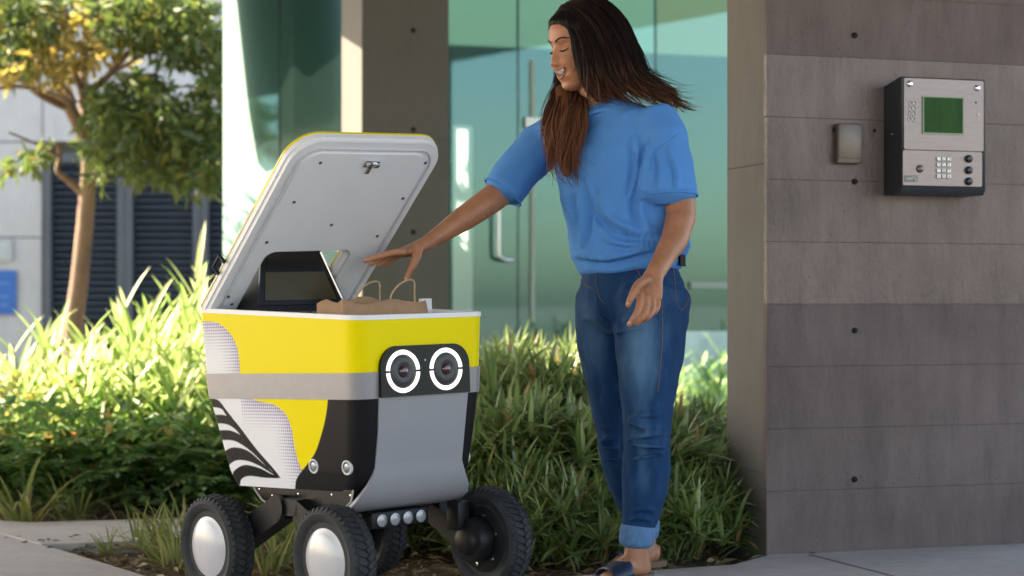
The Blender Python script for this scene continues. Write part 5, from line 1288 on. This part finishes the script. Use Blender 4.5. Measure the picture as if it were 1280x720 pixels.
def locks(gs, n, jit, r0, wave, ends):
    clumps = [(rnd.uniform(0, len(gs)-1.001), rnd.uniform(0, 6.28), rdir(-1,1)*jit*.8) for _ in range(max(14, n//16))]
    for i in range(n):
        cu, cph, ca_ = rnd.choice(clumps)
        u = min(len(gs)-1.001, max(0, cu+rnd.gauss(0,.09))); q = interp_guides(gs, u); m = len(q); ph = cph+rnd.uniform(-.5,.5); a = ca_+rdir(-1,1)*jit*.45*rnd.random(); amp = wave*rnd.uniform(.7,1.1); cut = rnd.uniform(.72,1.0)
        pts = []
        for j, p in enumerate(q):
            f = j/(m-1); w_ = amp*f*f
            pts.append(p+a*(.12+f*1.5)+Vector((math.sin(ph+f*9)*w_, math.cos(ph+f*9)*w_*.7, math.sin(ph*2+f*7)*w_*.4))+rdir(-1,1)*.0007)
        if cut < .99: pts = pts[:max(4, int(m*cut))]
        m = len(pts); r = r0*rnd.uniform(.5,1.25); k = rnd.uniform(-1,1)*ends
        pts[-1] = pts[-1]+Vector((k, 0, abs(k)*.3))
        hr.tube(pts, [r*(.5+.5*min(1,4*j/m))*(1 if j < m*.7 else max(.10, 1-(j/m-.7)/.3)) for j in range(m)], 5)
locks(near, 820, .011, .0024, .026, .02); locks(near[:4], 260, .006, .0016, .010, .016); locks(near[1:], 380, .022, .0010, .026, .045)
locks(farside, 520, .018, .0030, .020, .016); locks(farside, 220, .028, .0013, .028, .035)
for i in range(70):                           # flyaway ends
    q = interp_guides(near[2:6], rnd.uniform(0, 2.9)); m = len(q); p = q[int(m*.75):]; o_ = rdir(-.3,.5)*rnd.uniform(.008,.03)
    hr.tube([x+o_*(j/len(p)) for j, x in enumerate(p)]+[p[-1]+o_+Vector((.03,0,-.005))*rnd.random()], [.0009]*len(p)+[.0003], 4)
for i in range(18):
    q = interp_guides(farside, rnd.uniform(0, 2.9)); m = len(q); k = rnd.randint(int(m*.5), int(m*.7)); o_ = Vector((-1,0,rnd.uniform(-.2,.4)))*rnd.uniform(.02,.05)
    hr.tube([q[k], q[k]+o_*.5+UP*.004, q[k]+o_], [.0012,.0009,.0003], 4)
hl_u = [-.113,-.10,-.06,-.02,.02,.05,.068,.080,.13]; hl_f = [.030,.036,.046,.060,.070,.076,.082,.088,.2]
cV, cF, idx = [], [], {}
for i in range(NU-1):
    for k in range(NP):
        ids = [i*NP+k, i*NP+(k+1)%NP, (i+1)*NP+(k+1)%NP, (i+1)*NP+k]
        c_ = sum((V_head[q] for q in ids), Vector())/4-HO; f_, u_ = c_.dot(hf), c_.dot(hu)
        if f_ < float(np.interp(u_, hl_u, hl_f)) and u_ > -.10:
            fc = []
            for q in ids:
                if q not in idx:
                    p = V_head[q]-HO; r_ = p.copy(); g_ = .0065+.0016*math.sin(q%NP*1.9)+.0012*math.sin(q%NP*5.3+q//NP*.1)
                    e_ = max(0, min(1, (float(np.interp(p.dot(hu), hl_u, hl_f))-p.dot(hf))/.016))
                    idx[q] = len(cV); cV.append(HO+p+p.normalized()*(.0008+g_*e_))
                fc.append(idx[q])
            cF.append(fc)
hr.add(cV, cF)
hair = hr.build('hair', M_hair, pe, 180, PO)
cap = MB()                                    # the close mass of hair under the locks
cap.ball(Q(748,42,HD), (.088,.082,.092), HM); cap.ball(Q(757,70,HD), (.062,.078,.085), HM); cap.ball(Q(765,98,HD), (.055,.070,.060), HM); cap.ball(Q(732,26,HD), (.075,.070,.062), HM)
cap.loft([(Hq(706,112,-.03),.026,.030,Y_),(Hq(708,138,.03),.028,.034,Y_),(Hq(703,168,.075),.026,.030,Y_),(Hq(703,198,.095),.020,.024,Y_),(Hq(707,222,.11),.010,.012,Y_)])
cap.remesh('hair_mass', M_hair, pe, .006, 4, PO, .5)
